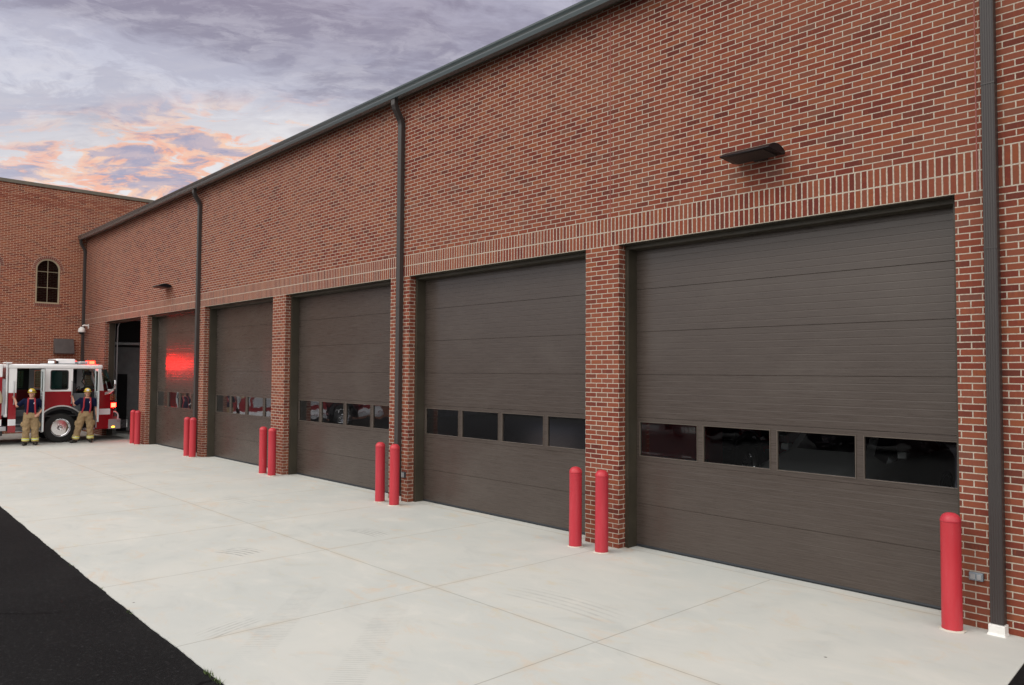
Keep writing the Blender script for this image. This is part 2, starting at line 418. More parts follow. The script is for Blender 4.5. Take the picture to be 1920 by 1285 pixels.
def asphalt_mat():
    m = bpy.data.materials.new('black_sealed_asphalt'); m.use_nodes = True; nt = m.node_tree; b = nt.nodes['Principled BSDF']
    g = nt.nodes.new('ShaderNodeNewGeometry'); px, py, pz = xyz(nt, g.outputs['Position']); v = comb(nt, px, py, 0.0)
    s = noise(nt, v, 85, 4, .75); a = noise(nt, v, .7, 5, .6, .5)
    c = mixc(nt, s.step(.42, .72), (.0025, .0026, .003), (.016, .0165, .0175))
    c = mixc(nt, a.step(.4, .7)*.4, c, (.015, .015, .0155))
    sp = noise(nt, v, 210, 2, .7); c = mixc(nt, sp.step(.64, .72)*.6, c, (.12, .12, .12))
    agg = noise(nt, v, 24, 6, .85); c = mixc(nt, (noise(nt, v, 2.5, 6, .7).step(.58,.72))*.35, c, (.022, .021, .020)); c = mixc(nt, agg.step(.53, .68)*.8, c, (.042, .042, .044))
    wob = (noise(nt, v, 1.4, 4, .6)-.5)*.35
    def crack(x0, y0, ang, ln, wd):
        nonlocal c
        l = (px-x0)*cos(ang) + (py-y0)*sin(ang); t = (py-y0)*cos(ang) - (px-x0)*sin(ang) + wob
        c = mixc(nt, t.abs().step(wd, wd*.6)*l.abs().step(ln/2, ln/2-.15), c, (.0015, .0015, .002))
    crack(-2.4, -6.9, .85, 1.6, .028); crack(.75, -6.35, 1.5, 1.6, .03); crack(-3.9, -8.5, .4, 3.5, .02); crack(-8, -14, .2, 14, .05); crack(2, -13.5, -.1, 16, .05)
    nt.links.new(c, b.inputs['Base Color'])
    rr = s.step(.3, .7, .8, .97); nt.links.new(rr.v, b.inputs['Roughness']); b.inputs['Specular IOR Level'].default_value = .12
    bn = nt.nodes.new('ShaderNodeBump'); bn.inputs['Strength'].default_value = .8; bn.inputs['Distance'].default_value = .006
    nt.links.new(s.v, bn.inputs['Height']); nt.links.new(bn.outputs[0], b.inputs['Normal'])
    return m
M_ASPH = asphalt_mat()

# ------------------------------------------------------------------ ground
g = MB(); g.box(-600, 600, -600, 600, -.6, -.008); struct(obj('parking_lot', g, M_ASPH))
g = MB()
lf = [(-60, -5.02), (-9.42, -5.62), (-5.03, -5.74), (-2.35, -5.80), (-.6, -5.83), (.9, -5.85), (3.2, -5.90), (5.10, -5.94)]
poly = lf + [(4.97, -1.37), (4.905, -.35), (4.89, -.012), (5.6, -.012), (5.6, .9), (-27.2, .9), (-60, .9)]
rnd_ = random.Random(3); edge_ = []
for (xa, ya), (xb, yb) in zip(lf[1:], lf[2:]):
    n_ = int((xb-xa)/.06)
    edge_ += [(xa+(xb-xa)*k/n_, ya+(yb-ya)*k/n_+rnd_.gauss(0, .002)+.004*sin(k*.31+xa)) for k in range(n_)]
poly = [(-60+0.0, -5.02)] + edge_ + lf[-1:] + [(4.97, -1.37), (4.905, -.35), (4.89, .9), (-60, .9)]
g.prism(poly, 'z', -.15, .0); struct(obj('concrete_apron', g, M_CONC))
# weeds along the joint between apron and asphalt
wd = MB(); M_WEED = mat('weed_green', (.07, .11, .025), .7, vary=.3, vscale=30)
for cx, cy, n, hh in ((.62, -5.865, 40, .05), (.80, -5.87, 25, .035), (-1.45, -5.835, 12, .025), (-2.6, -5.81, 8, .02), (-3.9, -5.785, 8, .02)):
    for i in range(n):
        x = cx+random.uniform(-.07, .07); y = cy+random.uniform(-.02, .02); a = random.uniform(0, 2*pi); h = hh*random.uniform(.4, 1); l = random.uniform(.01, .035)
        wd.add([(x-.003*sin(a), y+.003*cos(a), 0), (x+.003*sin(a), y-.003*cos(a), 0), (x+l*cos(a), y+l*sin(a), h)], [(0, 1, 2)])
o = obj('weeds', wd, M_WEED); o['kind'] = 'stuff'; tag(o, 'small green weeds sprouting where concrete meets asphalt', 'weeds')

# ------------------------------------------------------------------ fire station (main building)
XW = -27.21
OPEN = [(0.0, 4.243), (-4.992, -.61), (-9.962, -5.611), (-14.83, -10.614), (-19.634, -15.44), (-24.328, -20.303)]
st = empty('fire_station', (-11, 0, 0), 'long red brick fire station bay building with six brown overhead doors', 'building')
WT = 7.66; XR = 12.0
wl = MB()
xs = [XW]+[v for o_ in reversed(OPEN) for v in o_]+[XR]
for i in range(0, len(xs), 2): wl.box(xs[i], xs[i+1], 0, .30, -.1, H)
wl.box(XW, XR, 0, .30, H, WT)
wl.box(XR-.3, XR, .30, 22, -.1, WT)
obj('wall', wl, M_BRICK, st)
iw = MB()
iw.box(XW-6, XR-.3, 21.7, 22, -.1, 2.8); iw.box(XW-6, XR-.3, 21.7, 22, 5.6, 6.5)
for i in range(0, len(xs)-2, 2): iw.box(xs[i]-.3, xs[i+1]+.3, 21.7, 22, 2.8, 5.6)  # gaps between these piers are added openings that let daylight into the bays
iw.box(-.3, XR-.3, 21.7, 22, 2.8, 5.6); iw.box(XW+.9, XW+1.0, .36, 21.7, 0, 3.32)
for i in range(0, len(xs), 2): iw.box(xs[i]+.0, xs[i+1], .301, .36, 0, H)
iw.box(XW, XR-.3, .301, .36, H, 6.5); iw.box(XW-6, XW-5.9, .36, 21.7, 0, 6.5)
obj('interior_wall', iw, M_INT, st)
c_ = MB(); c_.box(XW+.9, XW+1.0, .36, 21.7, 3.321, 6.49); obj('upper_partition', c_, M_DARK, st)  # near-black sheet standing above the grey partition
c_ = MB(); c_.box(XW-6, XR-.3, .36, 21.7, 6.5, 6.6); obj('ceiling', c_, M_DARK, st)
fl = MB(); fl.box(XW-6, XR-.3, .9, 21.7, -.1, .0); obj('bay_floor', fl, mat('bay_floor_sealed', (.30, .29, .27), .4, vary=.15), st)
# control joints in the brickwork
for x in (-.155, 4.443):
    j = MB(); j.box(x-.006, x+.006, -.004, .0, H if x < 0 else H, WT-.02)
    obj('control_joint', j, M_CAULK, st)
# roof
rf = MB(); rf.prism([(-.12, WT+.02), (-.12, WT+.08), (11, WT+2.9), (22.1, WT+.08), (22.1, WT+.02), (11, WT+2.84)], 'x', XW-6, XR+.1)
ro = obj('roof', rf, M_ROOF, st)
sof = MB(); sof.box(XW, XR, -.17, -.001, WT-.035, WT+.019); obj('soffit', sof, M_JAMB, st)
# K style gutter
gb_ = 7.555; gx = [(-.171, gb_), (-.275, gb_), (-.292, gb_+.055), (-.292, gb_+.062), (-.278, gb_+.066), (-.278, gb_+.078), (-.293, gb_+.092), (-.312, gb_+.125), (-.318, gb_+.150), (-.308, gb_+.152), (-.306, gb_+.145), (-.29, gb_+.12), (-.27, gb_+.03), (-.185, gb_+.03), (-.185, gb_+.15), (-.171, gb_+.15)]
gu = MB(); gu.prism(gx, 'x', XW+.003, XR+.15); go = obj('gutter', gu, M_GUT, st)
for x in (-21.1, -15.0, -8.9, -2.8, 3.3): pass
fb = MB(); fb.box(XW+.003, XW+.5, -.26, -.13, gb_+.152, gb_+.21); obj('flashing', fb, M_COPE, st)

def downspout(x0, wdt, boot=True, name='downspout'):
    x1 = x0+wdt; p = []
    path = [(-.215, gb_-.0), (-.215, gb_-.10), (-.19, gb_-.17), (-.075, gb_-.36), (-.052, gb_-.45), (-.052, .10)]
    d = MB(); rs = []
    for i, (y, z) in enumerate(path):
        a = path[max(i-1, 0)]; b = path[min(i+1, len(path)-1)]
        t = Vector((0, b[0]-a[0], b[1]-a[1])).normalized(); nrm = Vector((0, -t.z, t.y)); nrm = nrm if nrm.y < 0 else -nrm
        hw = .045; y_, z_ = y, z
        f = nrm*hw
        ring = []
        # front face is ribbed lengthwise
        N = 10
        for k in range(N+1):
            xx = x0+.006+(wdt-.012)*k/N; dd = (.004 if (k % 2 and 0 < k < N) else 0)
            ring.append((xx, y_+f.y+dd*-nrm.y, z_+f.z+dd*-nrm.z))
        ring += [(x1, y_+f.y*.85, z_+f.z*.85), (x1, y_-f.y, z_-f.z), (x0, y_-f.y, z_-f.z), (x0, y_+f.y*.85, z_+f.z*.85)]
        rs.append(ring)
    d.rings(rs)
    for z in (gb_-.45, 5.2, 3.62): d.box(x0-.0025, x1+.0025, -.0995, -.010, z-.006, z+.006)
    o = obj(name, d, M_DS, st)
    s = MB()
    for z in (6.9, 5.9, 3.3, 2.0, .55):
        for xx in (x0+.03, x1-.03): s.lathe([(.0, 0), (.006, 0), (.004, .004), (0, .004)], (xx, -.101, z), 'y', 8)
    if boot:
        b = MB(); b.prism([(x0-.012, -.118), (x1+.012, -.118), (x1+.012, -.001), (x0-.012, -.001)], 'z', .0, .095)
        b.add([(x0-.022, -.140, 0), (x1+.022, -.140, 0), (x1+.022, -.004, 0), (x0-.022, -.004, 0), (x0-.013, -.121, .02), (x1+.013, -.121, .02), (x1+.013, -.006, .02), (x0-.013, -.006, .02)],
              [(0, 1, 5, 4), (1, 2, 6, 5), (2, 3, 7, 6), (3, 0, 4, 7), (4, 5, 6, 7)])
        obj('splash_boot', b, M_PLAST, o, bevel=.006)
for x0, w_ in ((4.513, .114), (-5.30, .114), (-15.285, .110), (XW+.03, .11)): downspout(x0, w_)

# ------------------------------------------------------------------ overhead doors
YD = .33; PH = .598
def door_profile(z0, z1, flat=False):
    """outer face profile (y,z) from z0 up to z1 with pencil grooves"""
    p = [(YD+.004, z0+.001), (YD, z0+.004)]
    if not flat:
        n = 7; pt = (z1-z0)/n
        for k in range(1, n):
            z = z0+pt*k; p += [(YD, z-.007), (YD+.0007, z-.0015), (YD+.0007, z+.0015), (YD, z+.007)]
    p += [(YD, z1-.004), (YD+.004, z1-.001)]
    return p
def overhead_door(x0, x1, hidden=False):
    a, b = x0+.035, x1-.035
    d = MB()
    secs = [(0.03, PH), (PH, 2*PH), None, (3*PH, 4*PH), (4*PH, 5*PH), (5*PH, 6*PH), (6*PH, H-.03)]
    for s in secs:
        if s is None: continue
        pr = door_profile(*s); pr = pr + [(YD+.05, s[1]-.001), (YD+.05, s[0]+.001)]
        d.prism(pr, 'x', a, b)
    # glazed section: rails and stiles round four panes
    z0, z1 = 2*PH+.001, 3*PH-.001; w0, w1 = z0+.055, z1-.055
    d.box(a, b, YD, YD+.05, z0, w0); d.box(a, b, YD, YD+.05, w1, z1)
    n = 4; st_ = .080; pw = ((b-a)-.07*2-st_*(n-1))/n; px = [a+.07+k*(pw+st_) for k in range(n)]
    d.box(a, px[0], YD, YD+.05, w0, w1); d.box(px[-1]+pw, b, YD, YD+.05, w0, w1)
    for k in range(1, n): d.box(px[k-1]+pw, px[k], YD, YD+.05, w0, w1)
    o = obj('garage_door', d, M_DOOR, st)
    for k in range(n):
        f = MB(); t = .011; X0, X1 = px[k], px[k]+pw
        for bx in ((X0, X0+t, w0, w1), (X1-t, X1, w0, w1), (X0+t, X1-t, w0, w0+t), (X0+t, X1-t, w1-t, w1)):
            f.box(bx[0]+.0005, bx[1]-.0005, YD-.008, YD+.02, bx[2]+.0005, bx[3]-.0005)
        obj('window_frame', f, M_FRAME, o)
        q = MB(); q.add([(X0, YD+.016, w0), (X1, YD+.016, w0), (X1, YD+.016, w1), (X0, YD+.016, w1)], [(0, 1, 2, 3)])
        obj('pane', q, M_GLASS, o)
    s = MB(); s.prism([(YD-.004, .004), (YD-.010, .02), (YD-.004, .038), (YD+.05, .034), (YD+.05, .004)], 'x', a, b); obj('bottom_seal', s, M_RUB, o)
    return o
for i, (x0, x1) in enumerate(OPEN):
    j = MB()
    for xa, xb in ((x0-.05, x0+.058), (x1-.058, x1+.05)):
        j.box(xa, xb, .14, .328, 0.001, H-.062)
    j.box(x0-.05, x1+.05, .14, .328, H-.060, H+.02)
    j.box(x0+.001, x1-.001, .012, .139, H-.008, H-.0005)
    obj('door_frame', j, M_JAMB, st)
    if i < 5: overhead_door(x0, x1)
    else:
        # raised door lies under the ceiling; its tracks stand either side
        d = MB()
        for k in range(7): d.box(x0+.06, x1-.06, .75+k*.6, .75+k*.6+.596, H+.12, H+.17)
        dd = obj('garage_door', d, M_DOOR, st, label='raised door of the open bay, lying overhead inside')
        for xx in (x0+.075, x1-.075):
            t = MB(); t.box(xx-.02, xx+.02, .40, .43, .02, H-.2); t.tube([(xx, .415, H-.2), (xx, .50, H+.02), (xx, .70, H+.12)], .018, 6); t.box(xx-.02, xx+.02, .70, 4.9, H+.08, H+.115)
            obj('door_track', t, M_GALV, dd)
# things seen through the open bay
hr = MB(); hr.tube([(-26.25, 1.30, 1.00), (-26.25, 1.62, 1.00), (-26.25, 2.4, 1.32), (-26.25, 3.6, 1.8)], .022, 8)
for yy, zz_ in ((1.45, 1.0), (2.7, 1.44)): hr.tube([(-26.25, yy, zz_), (-26.25, yy, zz_-.06), (-26.31, yy, zz_-.07)], .012, 6)
tag(obj('handrail', hr, M_BLACK, origin=(-26.3, 1.3, 1.0), smooth=True), 'black handrail sloping up the grey wall inside the open bay', 'handrail')
idr = MB(); idr.box(-26.205, -26.18, .95, 1.36, .0, 2.25)
o = obj('dark_doorway', idr, M_BLACK, st)  # flat black slab puts the darkness of the doorway into its colour
pf = MB(); pf.tube([(-25.9, .7, 3.46), (-25.9, 3.6, 3.46)], .055, 12)
tag(obj('ceiling_pipe', pf, mat('white_duct_paint', (.75, .77, .78), .5), origin=(-25.9, 2.1, 3.46), smooth=True), 'pale horizontal pipe high inside the open bay', 'pipe')

# ------------------------------------------------------------------ brick wing at the far end
wg = empty('station_wing', (XW-6, -6, 0), 'taller flat roofed red brick wing closing the far end of the apron', 'building')
w = MB(); w.box(XW-14, XW-.30, -14, 14, -.1, 9.46)
# face wall has an arched opening for each window
ZS, ZC, RW = 4.965, 6.29, .415
WC = [-1.30, -3.275, -5.25, -7.225]
ys = [-14.0]
def face(w):
    x0, x1 = XW-.30, XW
    edges = sorted(WC)
    prev = -14.0
    for c in edges:
        w.box(x0, x1, prev, c-RW, -.1, 9.46); prev = c+RW
        w.box(x0, x1, c-RW, c+RW, -.1, ZS)
        arc = [(c-RW*cos(pi*k/16), ZC+RW*sin(pi*k/16)) for k in range(17)]
        w.prism([(c-RW, 9.46)]+[(c-RW, ZC)]+arc[1:-1]+[(c+RW, ZC), (c+RW, 9.46)], 'x', x0, x1)
    w.box(x0, x1, prev, 14, -.1, 9.46)
w2 = MB(); face(w2)
obj('wall', w2, M_BRICKW, wg); obj('rear_wall', w, M_BRICKW, wg)
cp = MB(); cp.box(XW-14.05, XW+.05, -14.05, 14.05, 9.465, 9.60); obj('coping', cp, M_COPE, wg, bevel=.008)
M_MORT = mat('light_mortar', (.42, .35, .28), .9)
M_HEAD = mat('header_brick', (.19, .060, .042), .85, vary=.3, vscale=3)
def wing_window(c):
    f = MB(); t = .055; xo, xi = XW-.02, XW-.10
    def arch(r, n=20): return [(c-r*cos(pi*k/n), ZC+r*sin(pi*k/n)) for k in range(n+1)]
    o_, i_ = arch(RW-.004), arch(RW-t)
    for k in range(20): f.prism([o_[k], o_[k+1], i_[k+1], i_[k]], 'x', xi, xo)
    f.box(xi, xo, c-RW+.004, c-RW+t, ZS+.004, ZC); f.box(xi, xo, c+RW-t, c+RW-.004, ZS+.004, ZC)
    f.box(xi, xo, c-RW+t, c+RW-t, ZS+.004, ZS+t)
    wn = obj('window', f, M_TAN, wg)
    g_ = MB(); r = RW-t; g_.add([(xi+.02, c-r, ZS+t)]+[(xi+.02, a, b) for a, b in arch(r)]+[(xi+.02, c+r, ZS+t)], [tuple(range(23))[::-1]]); obj('pane', g_, M_WGLASS, wn)
    mu = MB(); mu.box(xi+.022, xi+.045, c-.008, c+.008, ZS+t, ZC+r-.003)
    for z in (5.585, 6.20): mu.box(xi+.0225, xi+.0455, c-r+.002, c+r-.002, z-.0075, z+.0075)
    obj('muntin', mu, M_TAN, wn)
    # arch of brick headers and soldier sill
    a = MB(); n = 21
    for k in range(n):
        t0 = pi*(k+.08)/n; t1 = pi*(k+.92)/n; r0, r1 = RW+.006, RW+.105
        a.prism([(c-r0*cos(t0), ZC+r0*sin(t0)), (c-r0*cos(t1), ZC+r0*sin(t1)), (c-r1*cos(t1), ZC+r1*sin(t1)), (c-r1*cos(t0), ZC+r1*sin(t0))], 'x', XW, XW+.012)
    obj('brick_arch', a, M_HEAD, wn); a = MB(); k = c-RW-.02
    while k < c+RW+.02: a.box(XW, XW+.02, k+.005, k+.062, ZS-.11, ZS-.005); k += .0667
    obj('brick_sill', a, M_HEAD, wn)
    q = MB(); q.box(XW, XW+.007, c-RW-.025, c+RW+.025, ZS-.118, ZS-.001); obj('mortar', q, M_MORT, wn); q = MB()
    nn = 24; r0, r1 = RW+.001, RW+.115
    for k in range(nn):
        t0, t1 = pi*k/nn, pi*(k+1)/nn
        q.prism([(c-r0*cos(t0), ZC+r0*sin(t0)), (c-r0*cos(t1), ZC+r0*sin(t1)), (c-r1*cos(t1), ZC+r1*sin(t1)), (c-r1*cos(t0), ZC+r1*sin(t0))], 'x', XW, XW+.006)
    obj('mortar', q, M_MORT, wn)
for c in WC: wing_window(c)
# vent hood and camera on the wing
vh = MB(); vh.prism([(XW, 3.62), (XW+.10, 3.62), (XW+.30, 3.06), (XW+.30, 3.03), (XW, 3.03)], 'y', -1.05, -.37)
tag(obj('vent_hood', vh, mat('dark_grey_hood', (.075, .065, .065), .4, vary=.15), bevel=.01, origin=(XW, -.7, 3.03)), 'dark metal vent hood on the brick wing above the fire engine', 'vent hood')
sc_ = MB(); sc_.box(XW+.62, XW+.74, -.02, -.0, 4.02, 4.20); sc_.tube([(XW+.68, -.02, 4.14), (XW+.66, -.16, 4.15), (XW+.62, -.20, 4.12)], .03, 10)
k0 = (XW+.60, -.22, 3.86)
sc = empty('security_camera', (XW+.6, -.05, 3.9), 'white dome security camera on a bracket beside the corner downspout', 'camera')
obj('bracket', sc_, M_PLAST, sc, bevel=.004)
d = MB(); d.lathe([(.0, .22), (.05, .22), (.115, .15), (.125, .06), (.125, .02), (0.10, .02)], k0, 'z', 20); obj('housing', d, M_PLAST, sc, smooth=True)
d = MB(); d.lathe([(.098, .02), (.095, -.02), (.06, -.065), (.01, -.08)], k0, 'z', 20); obj('dome', d, M_BLACK, sc, smooth=True)

# ------------------------------------------------------------------ wall lamps
M_LAMP = mat('glossy_dark_bronze', (.006, .007, .010), .32, spec=.2)
def wall_lamp(x, z, label):
    r = empty('wall_lamp', (x, 0, z), label, 'wall lamp', 'wall lamps above the bay doors')
    b = MB(); b.box(x-.09, x+.09, -.035, 0, z-.08, z-.0); obj('back_plate', b, M_BLACK, r, bevel=.01)
    W = .315; h = MB()
    top = [(-.03, z-.030), (-.09, z+.004), (-.18, z+.028), (-.27, z+.022), (-.35, z-.006), (-.415, z-.050)]
    h.prism(top + [(-.415, z-.060), (-.12, z-.080), (-.03, z-.070)], 'x', x-W, x+W)
    obj('housing', h, M_LAMP, r, bevel=.012, smooth=40)
    l = MB(); l.add([(x-W*.8, -.10, z-.075), (x+W*.8, -.10, z-.075), (x+W*.74, -.38, z-.053), (x-W*.74, -.38, z-.053),
                     (x-W*.8, -.10, z-.093), (x+W*.8, -.10, z-.093), (x+W*.74, -.38, z-.066), (x-W*.74, -.38, z-.066)], [(0, 1, 2, 3), (7, 6, 5, 4), (0, 4, 5, 1), (1, 5, 6, 2), (2, 6, 7, 3), (3, 7, 4, 0)])
    obj('lens', l, mat('unlit_led_lens', (.018, .015, .014), .5, bump=(60, .6, .01)), r)
    return r
wall_lamp(2.17, 5.025, 'dark wall lamp above the nearest overhead door')
wall_lamp(-17.70, 5.02, 'dark wall lamp far along the brick above the fifth overhead door')

# ------------------------------------------------------------------ small wall boxes
def wall_box(x, z, w_, h_, label, m_):
    o = empty('outlet_box', (x, 0, z), label, 'outlet box')
    b = MB(); b.box(x-w_/2, x+w_/2, -.045, -.0005, z-h_/2, z+h_/2); obj('cover', b, m_, o, bevel=.006)
    b = MB(); b.box(x-w_/2+.012, x-.004, -.052, -.0455, z-h_/2+.012, z+h_/2-.012); b.box(x+.008, x+w_/2-.012, -.052, -.0455, z-h_/2+.012, z+h_/2-.012); obj('flap', b, M_GREY, o, bevel=.003)
wall_box(4.385, .49, .12, .075, 'small grey double outlet box low on the brick beside the nearest downspout', mat('grey_outlet', (.20, .24, .28), .5))
wall_box(-5.08, .50, .095, .11, 'small dark outlet box low on the brick pier between second and third doors', mat('dark_outlet', (.05, .055, .065), .4))

# ------------------------------------------------------------------ bollards
def bollard_mat():
    m = mat('red_bollard_sleeve', (.53, .036, .058), .42, spec=.45, bump=(18, .12, .004)); nt = m.node_tree; b = nt.nodes['Principled BSDF']
    oi = nt.nodes.new('ShaderNodeObjectInfo'); tcn = nt.nodes.new('ShaderNodeTexCoord'); px, py, pz = xyz(nt, tcn.outputs['Object'])
    rn = E(nt, oi.outputs['Random'])
    v = comb(nt, px*14 + rn*40, py*14, pz*1.6 + rn*17)
    n = noise(nt, v, 1.5, 7, .7); n2 = noise(nt, comb(nt, px*60 + rn*9, py*60, pz*22), 1.0, 4, .7)
    c = mixc(nt, rn, (.43, .024, .042), (.49, .030, .042))
    c = mixc(nt, n.step(.35, .7)*.30, c, (.52, .060, .078))
    c = mixc(nt, (n.step(.60, .70)*n2.step(.5, .62))*.55, c, (.68, .30, .28))
    c = mixc(nt, (n2.step(.58, .70)*pz.step(.35, .0))*.45, c, (.22, .10, .09))
    nt.links.new(c, b.inputs['Base Color']); rr = n.step(.3, .7, .36, .55); nt.links.new(rr.v, b.inputs['Roughness'])
    return m
M_BOL = bollard_mat()
M_CONCR = mat('pale_caulk_ring', (.55, .52, .46), .9, bump=(40, .8, .01))
def bollard():
    r = empty('bollard', (0, 0, 0), 'x', 'bollard', 'red bollards guarding the door piers')
    b = MB(); b.lathe([(.089, .004), (.090, .02), (.0885, .5), (.0885, 1.012), (.0895, 1.016)], (0, 0, 0), 'z', 32); obj('sleeve', b, M_BOL, r, smooth=50)
    c = MB(); c.lathe([(.0895, 1.0165), (.092, 1.020), (.0915, 1.03), (.084, 1.058), (.066, 1.082), (.04, 1.097), (.012, 1.102)], (0, 0, 0), 'z', 32); obj('cap', c, M_BOL, r, smooth=70)
    g_ = MB(); rs = []
    for (rr, zz_) in ((.118, .001), (.108, .010), (.091, .014)):
        rs.append([((rr+random.uniform(-.010, .012)*(zz_ < .012))*cos(2*pi*k/28), (rr+random.uniform(-.006, .006))*sin(2*pi*k/28), zz_) for k in range(28)])
    g_.rings(rs, cap=False); obj('sealant_ring', g_, M_CONCR, r, smooth=True)
    return r
BP = [(4.235, -.24, 'lone red bollard in front of the nearest downspout, largest in view'),
      (-.025, -.33, 'right bollard of the pair before the brick pier between first and second doors'),
      (-.50, -.33, 'left bollard of the pair before the brick pier between first and second doors'),
      (-4.90, -.35, 'right bollard of the pair beside the outlet box pier and its downspout'),
      (-5.39, -.33, 'left bollard of the pair by the middle downspout, in front of the third door edge'),
      (-10.00, -.25, 'right bollard of the pair before the pier between third and fourth doors'),
      (-10.48, -.24, 'left bollard of the pair before the pier between third and fourth doors'),
      (-14.98, -.20, 'right bollard of the pair at the foot of the third downspout from the camera'),
      (-15.36, -.21, 'left bollard of the pair near the red lit door, beside the third downspout'),
      (-19.82, -.17, 'right bollard of the farthest pair, touching the pier by the open bay'),
      (-20.26, -.17, 'left bollard of the farthest pair, nearest the fire engine bumper')]
b0 = bollard()
for i, (x, y, lb) in enumerate(BP):
    o = b0 if i == 0 else copy_tree(b0)
    o.location = (x, y, 0); o['label'] = lb; o.rotation_euler = (random.uniform(-.006, .006), random.uniform(-.006, .006), i*1.3)

# ------------------------------------------------------------------ fire engine
T_RED = mat('fire_red_paint', (.30, .006, .014), .22, spec=.6, coat=.8, coatr=.05)
T_WHITE = mat('engine_white_paint', (.92, .92, .94), .25, spec=.6, coat=.6, coatr=.06)
T_STRIPE = mat('white_reflective_stripe', (.80, .80, .84), .5)
T_CHROME = mat('chrome', (.85, .86, .88), .09, metal=1)
T_ALU = mat('diamond_plate', (.50, .50, .53), .38, metal=.75, bump=(70, .5, .004))
T_GREYM = mat('grey_cab_trim', (.30, .32, .34), .45)
T_INTD = mat('cab_interior_vinyl', (.018, .018, .022), .6)
T_INTG = mat('cab_interior_grey', (.11, .12, .135), .6)
T_TYRE = mat('tyre_rubber', (.012, .012, .012), .75, bump=(40, .3, .004))
T_EMR = mat('lit_red_beacon', (.5, .01, .01), .2, emit=(1, .0007, .0003), es=850)
T_EMR2 = mat('lit_red_flasher', (.5, .01, .01), .2, emit=(1, .008, .004), es=90)
T_REDG = mat('glowing_red_lens', (.5, .01, .01), .2, emit=(1, .012, .006), es=16)
T_REDL = mat('red_lens', (.35, .008, .008), .12, coat=.5)
T_AMB = mat('lit_amber_marker', (.6, .2, .02), .3, emit=(1, .33, .02), es=9)
T_GOLD = mat('gold_leaf', (.50, .33, .12), .4, metal=.4)
T_CLEAR = mat('clear_lightbar_lens', (.50, .52, .56), .12, coat=.5)

def text_mesh(name, txt, size, m_, parent, M4, extrude=.002, label=None):
    cu = bpy.data.curves.new(name, 'FONT'); cu.body = txt; cu.size = size; cu.extrude = extrude; cu.align_x = 'CENTER'; cu.align_y = 'CENTER'
    t = bpy.data.objects.new('tmp', cu); COL.objects.link(t)
    me = bpy.data.meshes.new_from_object(t.evaluated_get(bpy.context.evaluated_depsgraph_get()))
    bpy.data.objects.remove(t)
    off = Vector(ROOTS[parent.name]); me.transform(M4); me.transform(Matrix.Translation(-off)); me.materials.clear(); me.materials.append(m_)
    o = bpy.data.objects.new(name, me); COL.objects.link(o); o.parent = parent; ROOTS[o.name] = tuple(off)
    if label: o['label'] = label
    return o

XT, XF = -22.05, -24.50                    # near and far side planes; nose points to +y
WY, WZ, WR = -1.87, .487, .487
fe = empty('fire_engine', (-23.27, -5, 0), 'red and white fire engine with flashing beacons and open cab doors', 'fire engine')
def side(poly, t=.05, name=None, m_=None, both=False):
    b = MB(); b.prism(poly, 'x', XT-t, XT)
    if both: b.prism(poly, 'x', XF, XF+t)
    return b
def arc(c0, c1, r, a0, a1, n=14): return [(c0+r*cos(radians(a0+(a1-a0)*k/n)), c1+r*sin(radians(a0+(a1-a0)*k/n))) for k in range(n+1)]
AR = .735
def arch_z(y): return WZ + sqrt(max(0, AR*AR-(y-WY)**2))
# lower cab panels, red
cab = MB()
for (a, b_) in ((XT-.05, XT), (XF, XF+.05)):
    cab.prism([(-3.37, .40), (-3.155, .40), (-3.155, 1.66), (-3.37, 1.66)], 'x', a, b_)
    p = [(-2.36+.81*k/12, arch_z(-2.36+.81*k/12)) for k in range(13)]
    cab.prism(p+[(-1.55, 1.69), (-2.36, 1.69)], 'x', a, b_)
cab.box(XF+.05, XT-.05, -3.37, -3.33, .9, 2.44)
cabo = obj('cab', cab, T_RED, fe)
def outline(yS, yF, rx=.50, x0=XF, x1=XT, n=10):
    pts = []
    for k in range(n+1):
        a = pi/2*k/n; pts.append((x1-rx+rx*cos(a), yS+(yF-yS)*sin(a)))
    for k in range(n+1):
        a = pi/2+pi/2*k/n; pts.append((x0+rx+rx*cos(a), yS+(yF-yS)*sin(a)))
    return pts
def shell(mb, levels, back=-.83):
    rs = []
    for z, yS, yF in levels:
        o_ = outline(yS, yF); rs.append([(XT, back, z)]+[(x, y, z) for x, y in o_]+[(XF, back, z)])
    return mb.rings(rs, cap=False, close=False)
ns = MB(); shell(ns, [(.40, -.43, -.14), (1.05, -.43, -.12), (1.55, -.44, -.12), (1.70, -.47, -.17)])
ns.box(XF+.06, XT-.06, -.83, -.76, .40, 1.69)
obj('nose', ns, T_RED, fe, smooth=40)
sp = MB()
rs = []
for z in (.885, 1.085): rs.append([(XT+.003, -.815, z)]+[(x+.003*(1 if x > -23.3 else -1), y+.003, z) for x, y in outline(-.43, -.12)[:2]])
sp.rings(rs, cap=False, close=False); obj('stripe', sp, T_STRIPE, fe); sp = MB()
sp.box(XT, XT+.003, -3.37, -3.155, .62, .82); obj('stripe', sp, T_STRIPE, fe)
ws = MB(); shell(ws, [(1.70, -.47, -.17), (2.02, -.57, -.27), (2.43, -.68, -.42)], back=-.60)
wso = obj('windshield', ws, M_VGLASS, fe, smooth=40)
wt = MB()
for z0, ys_, yf_, z1, y1_, f1_ in ((1.70, -.47, -.17, 1.75, -.486, -.186),):
    rs = [[(x+.004*(1 if x > -23.3 else -1), y+.004, z) for x, y in outline(a, b_)] for z, a, b_ in ((z0, ys_, yf_), (z1, y1_, f1_))]
    wt.rings(rs, cap=False, close=False)
obj('windshield_trim', wt, T_WHITE, fe)
